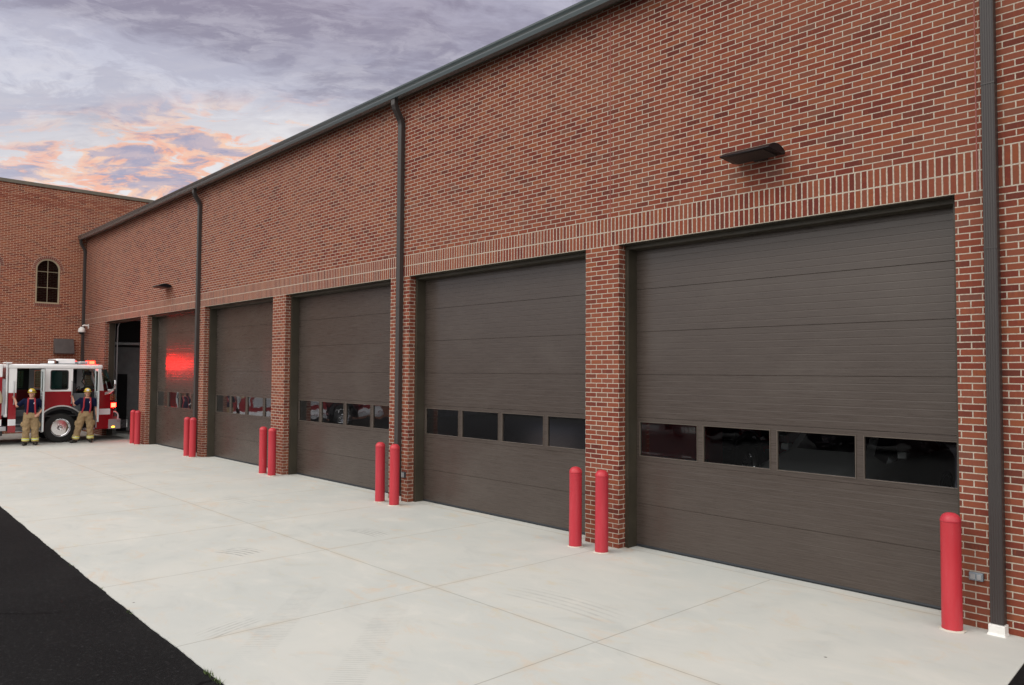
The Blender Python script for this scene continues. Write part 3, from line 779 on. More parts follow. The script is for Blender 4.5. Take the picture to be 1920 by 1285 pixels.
# white upper cab
for (a, b_) in ((XT-.055, XT+.002), (XF-.002, XF+.055)):
    up = MB(); up.prism([(-3.37, 1.661), (-3.155, 1.661), (-3.155, 2.44), (-3.37, 2.44)], 'x', a, b_); obj('rear_pillar', up, T_WHITE, fe)
    up = MB()
    up.prism([(-2.36, 1.691), (-1.55, 1.691), (-1.55, 1.755), (-2.36, 1.755)], 'x', a, b_)
    up.prism([(-2.36, 1.755), (-2.20, 1.755), (-2.20, 2.385), (-2.36, 2.385)], 'x', a, b_)
    up.prism([(-1.69, 1.755), (-1.55, 1.755), (-1.55, 2.385), (-1.69, 2.385)], 'x', a, b_)
    up.prism([(-2.36, 2.385), (-1.55, 2.385), (-1.55, 2.44), (-2.36, 2.44)], 'x', a, b_)
    obj('window_surround', up, T_WHITE, fe)
    up = MB(); up.prism([(-.86, 1.70), (-.60, 1.70), (-.70, 2.44), (-.86, 2.44)], 'x', a, b_); obj('front_pillar', up, T_WHITE, fe)
rf = MB(); rf.box(XF-.01, XT+.015, -3.39, -.64, 2.441, 2.585); obj('cab_roof', rf, T_WHITE, fe, bevel=.045, seg=3, smooth=35)
gk = MB()
for yy0, yy1, zz0, zz1 in ((-2.20, -1.69, 1.755, 2.385),):
    r = .07; pts = []
    for (cx_, cz_, a0) in ((yy1-r, zz1-r, 0), (yy0+r, zz1-r, 90), (yy0+r, zz0+r, 180), (yy1-r, zz0+r, 270)): pts += arc(cx_, cz_, r, a0, a0+90, 5)
    cx_, cz_ = (yy0+yy1)/2, (zz0+zz1)/2
    inner = [((y-cx_)*.93+cx_, (z-cz_)*.95+cz_) for y, z in pts]; outer = [((y-cx_)*1.05+cx_, (z-cz_)*1.04+cz_) for y, z in pts]
    n = len(pts)
    for k in range(n): gk.prism([outer[k], outer[(k+1) % n], inner[(k+1) % n], inner[k]], 'x', XT-.04, XT+.006)
wn = obj('window_gasket', gk, T_INTD, fe)
for x_ in (XT-.02, XF+.02):
    gl = MB(); gl.add([(x_, y, z) for y, z in inner], [tuple(range(n))]); obj('pane', gl, M_VGLASS, wn)
sh = MB(); sh.box(XT-.06, XT-.05, -2.17, -1.86, 1.78, 2.36); obj('window_blind', sh, mat('teal_grey_blind', (.10, .20, .21), .7), fe)
# interior
it = MB(); it.box(XF+.06, XT-.06, -3.32, -.85, .86, .90)            # floor
it.box(XF+.5, XT-.5, -2.45, -.9, .9, 1.35)                           # engine tunnel
it.box(XF+.06, XT-.06, -.95, -.62, 1.30, 1.66)                       # dash
obj('cab_floor', it, T_INTD, fe)
it = MB()
for x0 in (XT-.62, XF+.12):
    it.box(x0, x0+.5, -1.50, -1.05, 1.05, 1.25); it.box(x0, x0+.5, -1.55, -1.42, 1.25, 1.95); it.box(x0+.12, x0+.38, -1.54, -1.44, 1.95, 2.15)
    obj('seat', it, T_INTD, fe, bevel=.02); it = MB()
    it.box(x0-.2, x0+.3, -3.30, -3.17, 1.25, 2.0); it.box(x0-.2, x0+.3, -3.30, -2.85, 1.05, 1.25)
    obj('seat', it, T_INTD, fe, bevel=.02); it = MB()
it = MB(); it.box(XT-.12, XT-.07, -1.53, -1.0, .95, 1.62); obj('trim_panel', it, T_INTG, fe, bevel=.02); it = MB(); it.box(XT-.30, XT-.26, -3.14, -2.4, .55, 1.10); obj('trim_panel', it, T_INTG, fe, bevel=.02)
sw = MB()
cc = Vector((XF+.55, -1.0, 1.62)); 
sw.tube([cc+Vector((.21*cos(a), .10*sin(a), .19*sin(a))) for a in [2*pi*k/16 for k in range(17)]], .014, 6); sw.tube([cc, cc+Vector((0, .25, -.15))], .03, 6)
obj('steering_wheel', sw, T_INTD, fe)
hp = MB(); hp.tube([(XT-.40, -.98, 1.68), (XT-.36, -1.1, 1.80), (XT-.30, -1.22, 1.76)], .03, 6); hp.tube([(XT-.7, -1.1, 2.2), (XT-.5, -1.0, 1.9), (XT-.45, -1.05, 1.66)], .012, 6)
hp.box(XT-.95, XT-.55, -.98, -.80, 1.62, 1.86); hp.box(XT-1.1, XT-.8, -.95, -.78, 2.22, 2.36); hp.tube([(XT-.5, -.78, 1.6), (XT-.52, -1.0, 1.78), (XT-.66, -1.12, 2.0), (XT-.7, -1.0, 2.3)], .02, 6); obj('radio_gear', hp, T_INTD, fe, smooth=True)
stp = MB()
for z, d_ in ((.40, .02), (.62, .14), (.84, .26)): stp.box(XT-.55, XT-d_, -3.15, -2.37, z, z+.03)
stp.box(XT-.42, XT-.40, -3.15, -2.37, .43, .86); obj('cab_step', stp, T_ALU, fe); stp = MB(); stp.box(XT-.50, XT-.04, -1.20, -.84, .40, .44); stp.box(XT-.48, XT-.46, -1.20, -.84, .44, .90)
obj('cab_step', stp, T_ALU, fe)
# open doors, swung out square to the cab
def open_door(y, z0, ytop, label):
    th = .022; x0, x1 = XT+.02, XT+.68; ang = -radians(5); hp_ = Vector((x0, y, 0))
    def fin(name, mb, m_, par, bev=0, lab=None):
        mb.v = [tuple(Matrix.Rotation(ang, 3, 'Z') @ (Vector(v)-hp_) + hp_) for v in mb.v]
        return obj(name, mb, m_, par, bevel=bev, label=lab)
    d = MB(); d.box(x0, x1, y-th, y+th, z0, 1.70); d.box(x0, x0+.09, y-th, y+th, 1.70, ytop); d.box(x1-.09, x1, y-th, y+th, 1.70, ytop); d.box(x0+.09, x1-.09, y-th, y+th, ytop-.08, ytop)
    dd = fin('cab_door', d, T_DOORIN, fe, .008, label)
    q = MB(); q.box(x0+.03, x1-.03, y-th-.006, y-th-.0005, z0+.04, 1.66); fin('door_lining', q, T_GREYM, dd)
    q = MB(); q.box(x0, x1, y+th+.0005, y+th+.004, z0, 1.66); fin('door_skin', q, T_RED, dd)
    q = MB(); q.box(x0+.09, x1-.09, y-.004, y+.004, 1.70, ytop-.08); fin('pane', q, M_VGLASS, dd)
    q = MB(); q.box(x1-.20, x1-.12, y-th-.04, y-th-.007, 1.48, 1.58); fin('door_handle', q, T_CHROME, dd, .008)
T_DOORIN = mat('grey_door_inner', (.50, .54, .55), .4)
# closed doors on the far side
for (a, b_, lab_) in ((-3.154, -2.361, 'closed rear cab door on the far side'), (-1.549, -.861, 'closed front cab door on the far side')):
    d = MB(); p = [(a, .41 if a < -3 else .90), (b_, .41 if a < -3 else .5), (b_, 1.70), (a, 1.70)]
    d.prism(p, 'x', XF, XF+.05)
    dd = obj('cab_door', d, T_RED, fe, label=lab_)
    d = MB()
    for (y0, y1, z0, z1) in ((a, a+.16, 1.701, 2.438), (b_-.16, b_, 1.701, 2.438), (a+.16, b_-.16, 1.701, 1.78), (a+.16, b_-.16, 2.36, 2.438)): d.box(XF+.0, XF+.05, y0, y1, z0, z1)
    obj('door_frame', d, T_INTD, dd)
    d = MB(); d.box(XF+.02, XF+.026, a+.16, b_-.16, 1.78, 2.36); obj('pane', d, M_VGLASS, dd)
open_door(-2.47, .43, 2.42, 'rear cab door swung open behind the left firefighter')
open_door(-.875, .68, 2.44, 'front cab door swung open beside the right firefighter')
hg = MB(); hg.box(XT-.01, XT+.025, -.835, -.80, .45, 1.70); obj('door_hinge', hg, T_ALU, fe); hg = MB(); hg.box(XT-.01, XT+.02, -2.385, -2.362, 1.04, 2.42)
obj('door_hinge', hg, T_ALU, fe)
# wheel arch and wheels
T_TRIM = mat('brushed_aluminium', (.78, .79, .80), .32, metal=.6)
ar = MB()
o1, o2 = arc(WY, WZ, AR+.012, 24, 137, 26), arc(WY, WZ, AR-.028, 24, 137, 26)
for k in range(26): ar.prism([o1[k], o1[k+1], o2[k+1], o2[k]], 'x', XT-.06, XT+.03)
obj('wheel_arch', ar, T_TRIM, fe)
for (yc) in (WY, -8.05):
    li = MB()
    o1, o2 = arc(yc, WZ, AR-.03, -4, 184, 24), arc(yc, WZ, AR-.12, -4, 184, 24)
    for k in range(24): li.prism([o1[k], o1[k+1], o2[k+1], o2[k]], 'x', XF+.04, XT-.03)
    li.box(XF+.45, XT-.45, yc-.7, yc+.7, .40, 1.15)
    obj('wheel_well', li, T_INTD, fe)
def wheel(x, yc, s):
    t = MB(); t.lathe([(.30, -.0), (.40, -.012), (.455, -.03), (.482, -.07), (.487, -.11), (.487, -.24), (.482, -.28), (.45, -.32), (.30, -.33)] if s > 0 else
                      [(.30, .33), (.45, .32), (.482, .28), (.487, .24), (.487, .11), (.482, .07), (.455, .03), (.40, .012), (.30, .0)], (x, yc, WZ), 'x', 40, cap=False)
    o = obj('wheel', t, T_TYRE, fe, smooth=35)
    r = MB(); r.lathe([(.0, -.10*s), (.075, -.10*s), (.08, -.115*s), (.14, -.125*s), (.20, -.13*s), (.25, -.10*s), (.265, -.03*s), (.292, .002*s), (.300, -.004*s), (.302, -.1*s)][::(1 if s > 0 else 1)], (x, yc, WZ), 'x', 40)
    ro = obj('rim', r, T_CHROME, o, smooth=35)
    h = MB(); h.lathe([(.002, -.02*s), (.045, -.025*s), (.06, -.04*s), (.062, -.12*s)], (x, yc, WZ), 'x', 16)
    for k in range(10):
        a = 2*pi*k/10; h.lathe([(.001, -.085*s), (.014, -.088*s), (.017, -.10*s), (.017, -.13*s)], (x, yc+.115*cos(a), WZ+.115*sin(a)), 'x', 8)
    obj('hub', h, T_CHROME, o, smooth=35)
    h = MB()
    for k in range(10):
        a = 2*pi*(k+.5)/10; h.lathe([(.001, -.108*s), (.027, -.108*s), (.028, -.14*s)], (x, yc+.192*cos(a), WZ+.192*sin(a)), 'x', 12)
    obj('rim_hole', h, T_INTD, o)
for yc in (WY, -8.05):
    wheel(XT-.01, yc, 1); wheel(XF+.01, yc, -1)
ch = MB(); ch.box(XF+.5, XT-.5, -9.8, -.2, .42, .62); ch.box(XF+.12, XF+.5, -7.0, -3.4, .32, .7); ch.box(XT-.5, XT-.12, -7.0, -3.5, .32, .46); ch.box(XF+.4, XT-.4, -2.6, -.5, .36, .9); obj('chassis', ch, T_INTD, fe)
# bumper
bp = MB(); bp.box(XF+.02, XT+.0, -.445, -.035, .385, .725); obj('bumper', bp, T_ALU, fe, bevel=.015)
bx = MB(); bx.box(XF+.3, XT-.06, -.034, .17, .40, .69); obj('bumper_bay', bx, T_INTD, fe)
br = MB(); br.tube([(XT-.08, .19, .71), (XT-.08, .195, .42)], .012, 6); br.box(XF+.3, XT-.02, -.03, .21, .70, .722); br.box(XT-.059, XT-.02, .0, .03, .60, .63); br.box(XT-.059, XT-.02, .0, .03, .48, .51)
obj('bumper_bracket', br, T_CHROME, fe)
hn = MB(); cpt = Vector((XT-.12, -.22, .80))
hn.tube([cpt+Vector((0, .13*cos(a)+.0, .17*sin(a))) for a in [radians(165-150*k/12-0) for k in range(13)]]+[(XT-.12, -.095, .72)], [.055, .038]+[.028]*12, 10)
obj('horn', hn, T_TRIM, fe, smooth=True)
su = MB(); su.tube([(XT-.15, -.36, .78), (XT-.15, -.14, .75)], .05, 8); su.box(XT-.35, XT-.12, -.40, -.10, .726, .80); obj('siren', su, mat('dull_red_casting', (.22, .05, .045), .5), fe)
am = MB(); am.ell((XT+.004, -.275, .455), (.018, .055, .026)); obj('side_marker', am, T_AMB, fe, smooth=True)
text_mesh('number', '52', .085, mat('faded_red_number', (.30, .08, .08), .5), fe, Matrix.Translation((XT+.004, -.11, .645)) @ Matrix.Rotation(radians(90), 4, 'Z') @ Matrix.Rotation(radians(90), 4, 'X'))
# nose light, number plate and frame on the rounded corner
def corner(t, z, out=.012):
    a = radians(t); rx, ry = .50, .31; p = Vector((XT-rx+rx*cos(a), -.43+ry*sin(a), z)); n_ = Vector((cos(a)/rx, sin(a)/ry, 0)).normalized(); return p+n_*out, n_
def corner_panel(t0, t1, z0, z1, out, name, m_, bev=0):
    b = MB(); rs = []
    for k in range(9):
        t = t0+(t1-t0)*k/8; p, n_ = corner(t, 0, out); q, _ = corner(t, 0, .0)
        rs.append([(q.x, q.y, z0), (p.x, p.y, z0), (p.x, p.y, z1), (q.x, q.y, z1)])
    b.rings(rs); return obj(name, b, m_, fe, bevel=bev)
corner_panel(6, 66, 1.09, 1.31, .03, 'flasher_housing', T_REDL, .006)
corner_panel(12, 46, 1.13, 1.27, .045, 'flasher', T_EMR2, .004)
fr_ = MB()
for (t0, t1, z0, z1) in ((8, 56, 1.555, 1.57), (8, 56, 1.385, 1.40), (8, 11, 1.40, 1.555), (53, 56, 1.40, 1.555)):
    rs = []
    for k in range(7):
        t = t0+(t1-t0)*k/6; p, n_ = corner(t, 0, .006); q, _ = corner(t, 0, .0); rs.append([(q.x, q.y, z0), (p.x, p.y, z0), (p.x, p.y, z1), (q.x, q.y, z1)])
    fr_.rings(rs)
obj('emblem_frame', fr_, T_GOLD, fe)
pp, nn_ = corner(24, 1.475, .012); ang = math.atan2(nn_.y, nn_.x)
text_mesh('number', '52', .15, T_GOLD, fe, Matrix.Translation(pp) @ Matrix.Rotation(ang+pi/2, 4, 'Z') @ Matrix.Rotation(pi/2, 4, 'X'))
# mirror
mi = MB(); 
for dz_ in (0, .045): mi.tube([(XT+.005, -.56, 1.575+dz_), (XT+.10, -.44, 1.62+dz_), (XT+.20, -.33, 1.735+dz_)], .021, 8)
mo = obj('mirror_arm', mi, T_TRIM, fe, smooth=True)
mh = MB(); mh.box(XT+.12, XT+.32, -.36, -.29, 1.75, 2.07); mo2 = obj('mirror', mh, T_CHROME, fe, bevel=.03, seg=3, smooth=True)
mh = MB(); mh.box(XT+.14, XT+.30, -.366, -.3605, 1.78, 2.04); obj('mirror_glass', mh, mat('mirror_glass', (.9, .9, .9), .02, metal=1), mo2)
mh = MB(); mh.tube([(XT+.20, -.33, 1.72), (XT+.20, -.33, 1.76)], .014, 8); obj('mirror_stem', mh, T_INTD, fe)
# grab bars
gbar = MB()
def grab(y, z0, z1):
    b = MB(); b.tube([(XT, y, z0), (XT+.06, y, z0), (XT+.065, y, z0+.01), (XT+.065, y, z1-.01), (XT+.06, y, z1), (XT, y, z1)], .017, 8); return b
for y in (-3.23, -1.585): obj('grab_bar', grab(y, 1.30, 2.03), mat('ribbed_grab_bar', (.55, .56, .58), .3, metal=.8), fe, smooth=True)
# pole and body behind the cab
po = MB(); po.tube([(XT+.0, -3.42, .95), (XT+.0, -3.42, 2.60)], .034, 12); po.box(XT-.12, XT+.05, -3.49, -3.40, .90, .97); obj('standpipe', po, T_TRIM, fe, smooth=35)
pc = MB(); pc.box(XT-.18, XT+.05, -3.52, -3.30, 2.60, 2.64); obj('standpipe_cap', pc, T_WHITE, fe, bevel=.008)
bd = MB()
bd.box(XF+.1, XT-.05, -3.54, -3.385, .95, 2.1)
obj('pump_panel', bd, T_ALU, fe)
bd = MB(); bd.box(XF, XT, -7.32, -3.54, .60, 2.16); bd.box(XF, XT, -9.9, -8.80, .60, 2.16); bd.box(XF, XT, -8.80, -7.32, 1.25, 2.16); bd.box(XF+.3, XT-.3, -8.80, -7.32, .9, 1.25)
obj('body_module', bd, T_RED, fe, bevel=.012)
bd = MB(); bd.box(XF, XT, -9.9, -3.54, 2.165, 2.58); obj('upper_module', bd, T_WHITE, fe, bevel=.02)
for (y0, y1) in ((-7.3, -3.54), (-9.88, -8.82)):
    bd = MB(); bd.box(XT, XT+.004, y0, y1, .62, .82); obj('stripe', bd, T_STRIPE, fe)
for y0 in (-5.35, -6.9, -9.75):
    rd = MB(); z = 1.0
    w_ = 1.35 if y0 > -9 else .85
    while z < 2.08: rd.box(XT, XT+.012, y0, y0+w_, z, z+.042); z += .045
    obj('roll_up_door', rd, T_ALU, fe)
rb = MB(); rb.box(XT-.35, XT+.06, -7.25, -3.42, .46, .595); rb.box(XT-.35, XT+.06, -9.9, -8.85, .46, .595); obj('running_board', rb, T_ALU, fe, bevel=.008)
ut = MB(); ut.box(XT-.35, XT-.03, -7.2, -3.50, .30, .455); obj('under_tank', ut, T_INTD, fe)
th = MB(); th.tube([(XT+.05, -3.60, 1.35), (XT+.07, -3.62, 1.5), (XT+.05, -3.65, 1.72)], [.07, .09, .06], 10); obj('hose', th, mat('tan_hose_canvas', (.50, .42, .28), .9), fe, smooth=True)
# roof equipment
ac = MB(); ac.box(XF+.9, XT-.35, -1.98, -1.40, 2.60, 2.775); obj('roof_air_unit', ac, T_WHITE, fe, bevel=.04, seg=3, smooth=35)
ac = MB(); ac.box(XF+.85, XT-.33, -2.20, -1.36, 2.586, 2.62); obj('roof_tray', ac, T_GREYM, fe, bevel=.01)
ac = MB(); ac.lathe([(.0, .12), (.10, .115), (.18, .08), (.20, .0)], (XT-.42, -2.06, 2.62), 'z', 20); obj('fan_cowl', ac, T_CHROME, fe, smooth=True)
lb_ = MB(); lb_.box(XF+.10, XT-.10, -1.34, -1.06, 2.60, 2.70); obj('light_bar', lb_, T_CLEAR, fe, bevel=.03, seg=3)
lb_ = MB(); lb_.box(XT-.50, XT-.12, -1.06, -.86, 2.60, 2.72); bo = obj('beacon', lb_, T_REDG, fe, bevel=.02)
lb_ = MB(); lb_.add([(XT-.118, -1.035, 2.618), (XT-.118, -.885, 2.618), (XT-.118, -.885, 2.702), (XT-.118, -1.035, 2.702)], [(0, 1, 2, 3)]); obj('beacon_element', lb_, T_EMR, bo)
lb_ = MB(); lb_.box(XT-.55, XT-.05, -1.36, -.86, 2.586, 2.60); obj('light_bar_base', lb_, T_INTD, fe)
lb_ = MB(); lb_.box(XT-.45, XT-.15, -.80, -.70, 2.586, 2.61); obj('marker_light', lb_, T_REDL, fe)
lb_ = MB(); lb_.box(XF+.10, XF+.35, -1.06, -.92, 2.60, 2.72); obj('beacon', lb_, T_REDG, fe, bevel=.02, label='far side red beacon')

# ------------------------------------------------------------------ people
SKIN = mat('skin', (.52, .27, .19), .5, vary=.08, vscale=9)
HAIR = mat('dark_hair', (.03, .02, .015), .7)
NAVY = mat('navy_cotton', (.006, .009, .032), .95, spec=.15, bump=(50, .3, .004))
TANM = mat('tan_turnout_cloth', (.29, .20, .105), .85, vary=.15, vscale=6, bump=(14, .6, .02))
YEL = mat('yellow_reflective_trim', (.66, .66, .10), .5)
REDS = mat('red_suspender_webbing', (.30, .014, .026), .75)
BOOT = mat('black_boot_rubber', (.018, .016, .014), .5)
HELM = mat('yellow_helmet_shell', (.62, .43, .03), .35, vary=.15, vscale=8)
def remeshed(name, mb, m_, parent, vox, smooth_it=2, disp=None):
    o = obj(name, mb, m_, parent, smooth=180)
    r = o.modifiers.new('remesh', 'REMESH'); r.mode = 'VOXEL'; r.voxel_size = vox; r.use_smooth_shade = True
    s_ = o.modifiers.new('smooth', 'SMOOTH'); s_.factor = .6; s_.iterations = smooth_it
    if disp:
        t = bpy.data.textures.new('folds', 'CLOUDS'); t.noise_scale = disp[0]
        d = o.modifiers.new('folds', 'DISPLACE'); d.texture = t; d.strength = disp[1]; d.mid_level = .5
    return o
def person(base, fwd, J, label, moustache=False):
    r = empty('person', base, label, 'person', None)
    f = Vector((fwd[0], fwd[1], 0)).normalized(); l = Vector((-f.y, f.x, 0)); B = Vector(base)
    def W(p): return B + l*p[0] + f*p[1] + Vector((0, 0, p[2]))
    def ring(c, rx, ry, n=20, pw=2.3):
        out = []
        for k in range(n):
            a = 2*pi*k/n; ca_, sa_ = cos(a), sin(a)
            out.append(W((c[0]+rx*abs(ca_)**(2/pw)*(1 if ca_ > 0 else -1), c[1]+ry*abs(sa_)**(2/pw)*(1 if sa_ > 0 else -1), c[2])))
        return out
    hx, hf = J['hip']
    def torso(mb, g, z0=.86, z1=1.50, neck=False):
        pr = [(.86, .165, .115), (.94, .165, .118), (1.04, .155, .115), (1.14, .160, .118), (1.26, .178, .125), (1.36, .192, .122), (1.43, .180, .100), (1.47, .125, .078), (1.50, .07, .065)]
        rs = []
        for z, rx, ry in pr:
            if z0-.001 <= z <= z1+.001:
                t = (z-.9)/.6; rs.append(ring((hx*(1-t), hf*(1-t)+.0, z), rx+g, ry+g))
        mb.rings(rs)
    def limb(mb, pts, rad, g=0, seg=12): mb.tube([W(p) for p in pts], [q+g for q in rad], seg)
    def mid(a, b, t): return tuple(a[i]+(b[i]-a[i])*t for i in range(3))
    b = MB(); torso(b, 0)
    hd = J['head']
    b.tube([W((0, -.01, 1.44)), W((hd[0]*.5, hd[1]*.5+.0, 1.50)), W((hd[0], hd[1], 1.58))], [.062, .055, .055], 12)
    hc = W((hd[0], hd[1], 1.635)); hfw = (f + l*J['turn']).normalized(); hl = Vector((-hfw.y, hfw.x, 0))
    def HW(x, y, z): return hc + hl*x + hfw*y + Vector((0, 0, z))
    rs = []
    for z, rx, ry, cy in ((-.115, .022, .022, .055), (-.108, .036, .036, .045), (-.085, .050, .062, .025), (-.05, .062, .080, .010), (-.01, .070, .089, .002), (.03, .074, .094, -.002), (.065, .072, .092, -.004), (.095, .055, .072, -.004), (.112, .025, .035, -.004)):
        rs.append([HW(rx*cos(2*pi*k/20), cy+ry*sin(2*pi*k/20), z) for k in range(20)])
    b.rings(rs)
    b.tube([HW(0, .088, .012), HW(0, .100, -.014), HW(0, .110, -.034), HW(0, .092, -.040)], [.008, .010, .013, .010], 8)      # nose
    for s_ in (-1, 1):
        b.ell(HW(s_*.076, -.006, -.006), (.012, .018, .030), 10, 8)                                                # ear
        b.ell(HW(s_*.028, .080, .030), (.020, .010, .008), 8, 6)                                                    # brow
    b.ell(HW(0, .082, -.066), (.024, .010, .007), 8, 6)                                                             # lips
    for sd in ('R', 'L'):
        sh_, el_, wr_, hn_ = J['arm'+sd]
        limb(b, [sh_, mid(sh_, el_, .3), mid(sh_, el_, .8), el_, mid(el_, wr_, .3), wr_], [.058, .054, .044, .042, .043, .030])
        # hand: palm plus four fingers and a thumb
        a_ = Vector(wr_); d_ = (Vector(hn_)-a_).normalized(); up_ = Vector(J['palm'+sd]).normalized(); up_ = (up_-d_*up_.dot(d_)).normalized(); sd_ = d_.cross(up_)
        def Hp(x, y, z): q = a_ + d_*x + sd_*y + up_*z; return W(tuple(q))
        b.tube([Hp(0, 0, 0), Hp(.03, 0, 0), Hp(.085, 0, 0)], [(.022, .028), (.018, .040), (.014, .040)], 12, up=l*up_.x+f*up_.y+Vector((0, 0, up_.z)))
        cu = J['curl'+sd]
        for i, (yy, ln) in enumerate(((-.031, .066), (-.011, .076), (.010, .072), (.030, .058))):
            p = [(.082, yy, 0)]; a0 = cu*.25
            for k, fr in enumerate((.45, .32, .23)):
                q = p[-1]; p.append((q[0]+ln*fr*cos(a0), q[1], q[2]+ln*fr*sin(a0))); a0 += cu*.75
            b.tube([Hp(*q) for q in p], [.0095, .009, .0085, .0075], 8)
        th_ = J.get('thumb'+sd, -1)
        b.tube([Hp(.02, .03*th_, .004), Hp(.045, .052*th_, .012), Hp(.068, .060*th_, .024+.012*cu)], [.012, .0105, .0085], 8)
    for sd in ('R', 'L'):
        hip_, kn_, an_ = J['leg'+sd]
        limb(b, [hip_, kn_, an_], [.085, .058, .045])
    body = remeshed('body', b, SKIN, r, .0065, 2)
    e = MB()
    for s_ in (-1, 1): e.ell(HW(s_*.028, .0855, .010), (.011, .006, .006), 8, 6)
    obj('eyes', e, HAIR, r, smooth=True)
    if moustache:
        e = MB(); e.ell(HW(0, .094, -.052), (.030, .010, .008), 10, 6); obj('moustache', e, HAIR, r, smooth=True)
    hr_ = MB()
    rs = []
    for z, rx, ry in ((-.03, .060, .04), (.0, .076, .06), (.04, .079, .075), (.07, .077, .08)):
        rs.append([HW(rx*cos(a), -.022+ry*sin(a)-.0, z) for a in [pi+pi*k/12 for k in range(13)]]+[HW(rx*.8*cos(a), -.015+ry*.7*sin(a), z) for a in [2*pi-pi*k/12 for k in range(13)]])
    hr_.rings(rs); obj('hair', hr_, HAIR, r, smooth=True)
    # T-shirt
    s_ = MB(); torso(s_, .016, .94, 1.47)
    for sd in ('R', 'L'):
        sh_, el_, wr_, hn_ = J['arm'+sd]
        c0 = mid(sh_, (0, 0, 1.40), .35)
        limb(s_, [c0, sh_, mid(sh_, el_, .4), mid(sh_, el_, .82)], [.070, .078, .078, .074])
    remeshed('t_shirt', s_, NAVY, r, .012, 2, (.12, .012))
    bg_ = MB(); bg_.tube([W((.085, .138, 1.335)), W((.085, .147, 1.335))], .028, 14); obj('shirt_badge', bg_, T_STRIPE, r)
    # turnout trousers
    t = MB(); torso(t, .035, .86, 1.04)
    for sd in ('R', 'L'):
        hip_, kn_, an_ = J['leg'+sd]; sgn = -1 if sd == 'R' else 1
        limb(t, [(hip_[0], hip_[1], hip_[2]+.04), mid(hip_, kn_, .5), kn_, mid(kn_, an_, .5), (an_[0], an_[1], .11)], [.118, .120, .102, .100, .098], seg=14)
        pk = mid(hip_, kn_, .62); t.ell(W((pk[0]+.10*sgn, pk[1], pk[2])), (.045, .07, .10), 10, 8)
    remeshed('turnout_trousers', t, TANM, r, .014, 2, (.07, .05))
    for sd in ('R', 'L'):
        hip_, kn_, an_ = J['leg'+sd]
        q0, q1 = mid(an_, kn_, .16), mid(an_, kn_, .36)
        y = MB(); y.tube([W(q0), W(q1)], [.109, .110], 20); obj('reflective_cuff', y, YEL, r, smooth=True)
        y = MB(); y.tube([W(mid(an_, kn_, .23)), W(mid(an_, kn_, .29))], [.112, .112], 20); obj('silver_band', y, mat('silver_tape', (.55, .56, .56), .35), r, smooth=True)
        to = J['toe'+sd]; y = MB()
        y.tube([W((an_[0]-to[0]*.35, an_[1]-to[1]*.35, .052)), W((an_[0], an_[1], .062)), W((an_[0]+to[0]*.6, an_[1]+to[1]*.6, .052)), W((an_[0]+to[0], an_[1]+to[1], .038))], [.048, .062, .054, .034], 12)
        y.tube([W((an_[0], an_[1], .05)), W((an_[0], an_[1], .20))], [.06, .062], 12)
        y.box(0, 0, 0, 0, 0, 0) if False else None
        remeshed('boot', y, BOOT, r, .010, 1)
    for sgn in (-1, 1):
        z = MB(); pts = [(hx+.115*sgn, hf+.150, .99), (.10*sgn, .148, 1.18), (.095*sgn, .150, 1.33), (.09*sgn, .105, 1.455), (.075*sgn, .01, 1.51), (.07*sgn, -.10, 1.44), (.05*sgn, -.145, 1.25), (hx+.04*sgn, hf-.145, 1.0)]
        fwdv = f
        z.tube([W(p) for p in pts], [(.008, .023)]*8, 8, up=f); obj('suspender', z, REDS, r, smooth=True)
    hm = MB(); rs = []
    for z, rx, ry, cy in ((.045, .125, .165, -.025), (.052, .128, .170, -.028), (.062, .105, .130, -.008), (.085, .098, .118, -.004), (.125, .088, .105, -.004), (.160, .060, .075, -.004), (.175, .02, .03, -.004)):
        rs.append([HW(rx*cos(2*pi*k/28), cy+ry*sin(2*pi*k/28)*(1 if sin(2*pi*k/28) > 0 else 1.1), z - (.02 if sin(2*pi*k/28) < -.5 and z < .06 else 0)) for k in range(28)])
    hm.rings(rs); ho = obj('helmet', hm, HELM, r, smooth=50)
    sf = MB(); sf.prism([(-.035, 0), (.035, 0), (.042, .05), (.0, .085), (-.042, .05)], 'y', -.004, .004)
    Mh = Matrix.Translation(HW(0, .128, .07)) @ Matrix(((hl.x, hfw.x, 0), (hl.y, hfw.y, 0), (0, 0, 1))).to_4x4()
    sf.v = [tuple(Mh @ Vector(v)) for v in sf.v]; obj('helmet_shield', sf, T_STRIPE, ho)
    gg = MB(); gg.tube([HW(.104*cos(a), -.006+.126*sin(a), .078) for a in [2*pi*k/24 for k in range(25)]], .008, 6); obj('helmet_band', gg, HAIR, ho)
    ef = MB(); ef.rings([[HW(.082*cos(a), -.025+.10*sin(a), z) for a in [pi+.25+(pi-.5)*k/10 for k in range(11)]]+[HW(.078*cos(a), -.025+.095*sin(a), z) for a in [2*pi-.25-(pi-.5)*k/10 for k in range(11)]] for z in (-.10, .045)]); obj('helmet_ear_flap', ef, mat('yellow_neck_flap', (.45, .38, .06), .8), ho)
    return r
person((-21.62, -2.81, 0), (.98, -.19), dict(hip=(.0, 0), head=(0, .01), turn=-.25,
    armR=((-.185, -.005, 1.425), (-.385, -.10, 1.235), (-.455, -.245, 1.46), (-.485, -.30, 1.55)), palmR=(-.6, -.5, 0), curlR=1.0,
    armL=((.185, 0, 1.425), (.335, -.05, 1.175), (.205, .115, 1.00), (.13, .165, .94)), palmL=(-.3, -.6, -.3), curlL=.5,
    legR=((-.095, 0, .90), (-.125, .02, .50), (-.14, -.01, .09)), legL=((.095, 0, .90), (.115, .02, .50), (.125, -.01, .09)),
    toeR=(-.06, .16, 0), toeL=(.03, .17, 0)),
    'firefighter with one hand on the hip, standing left of the front wheel')
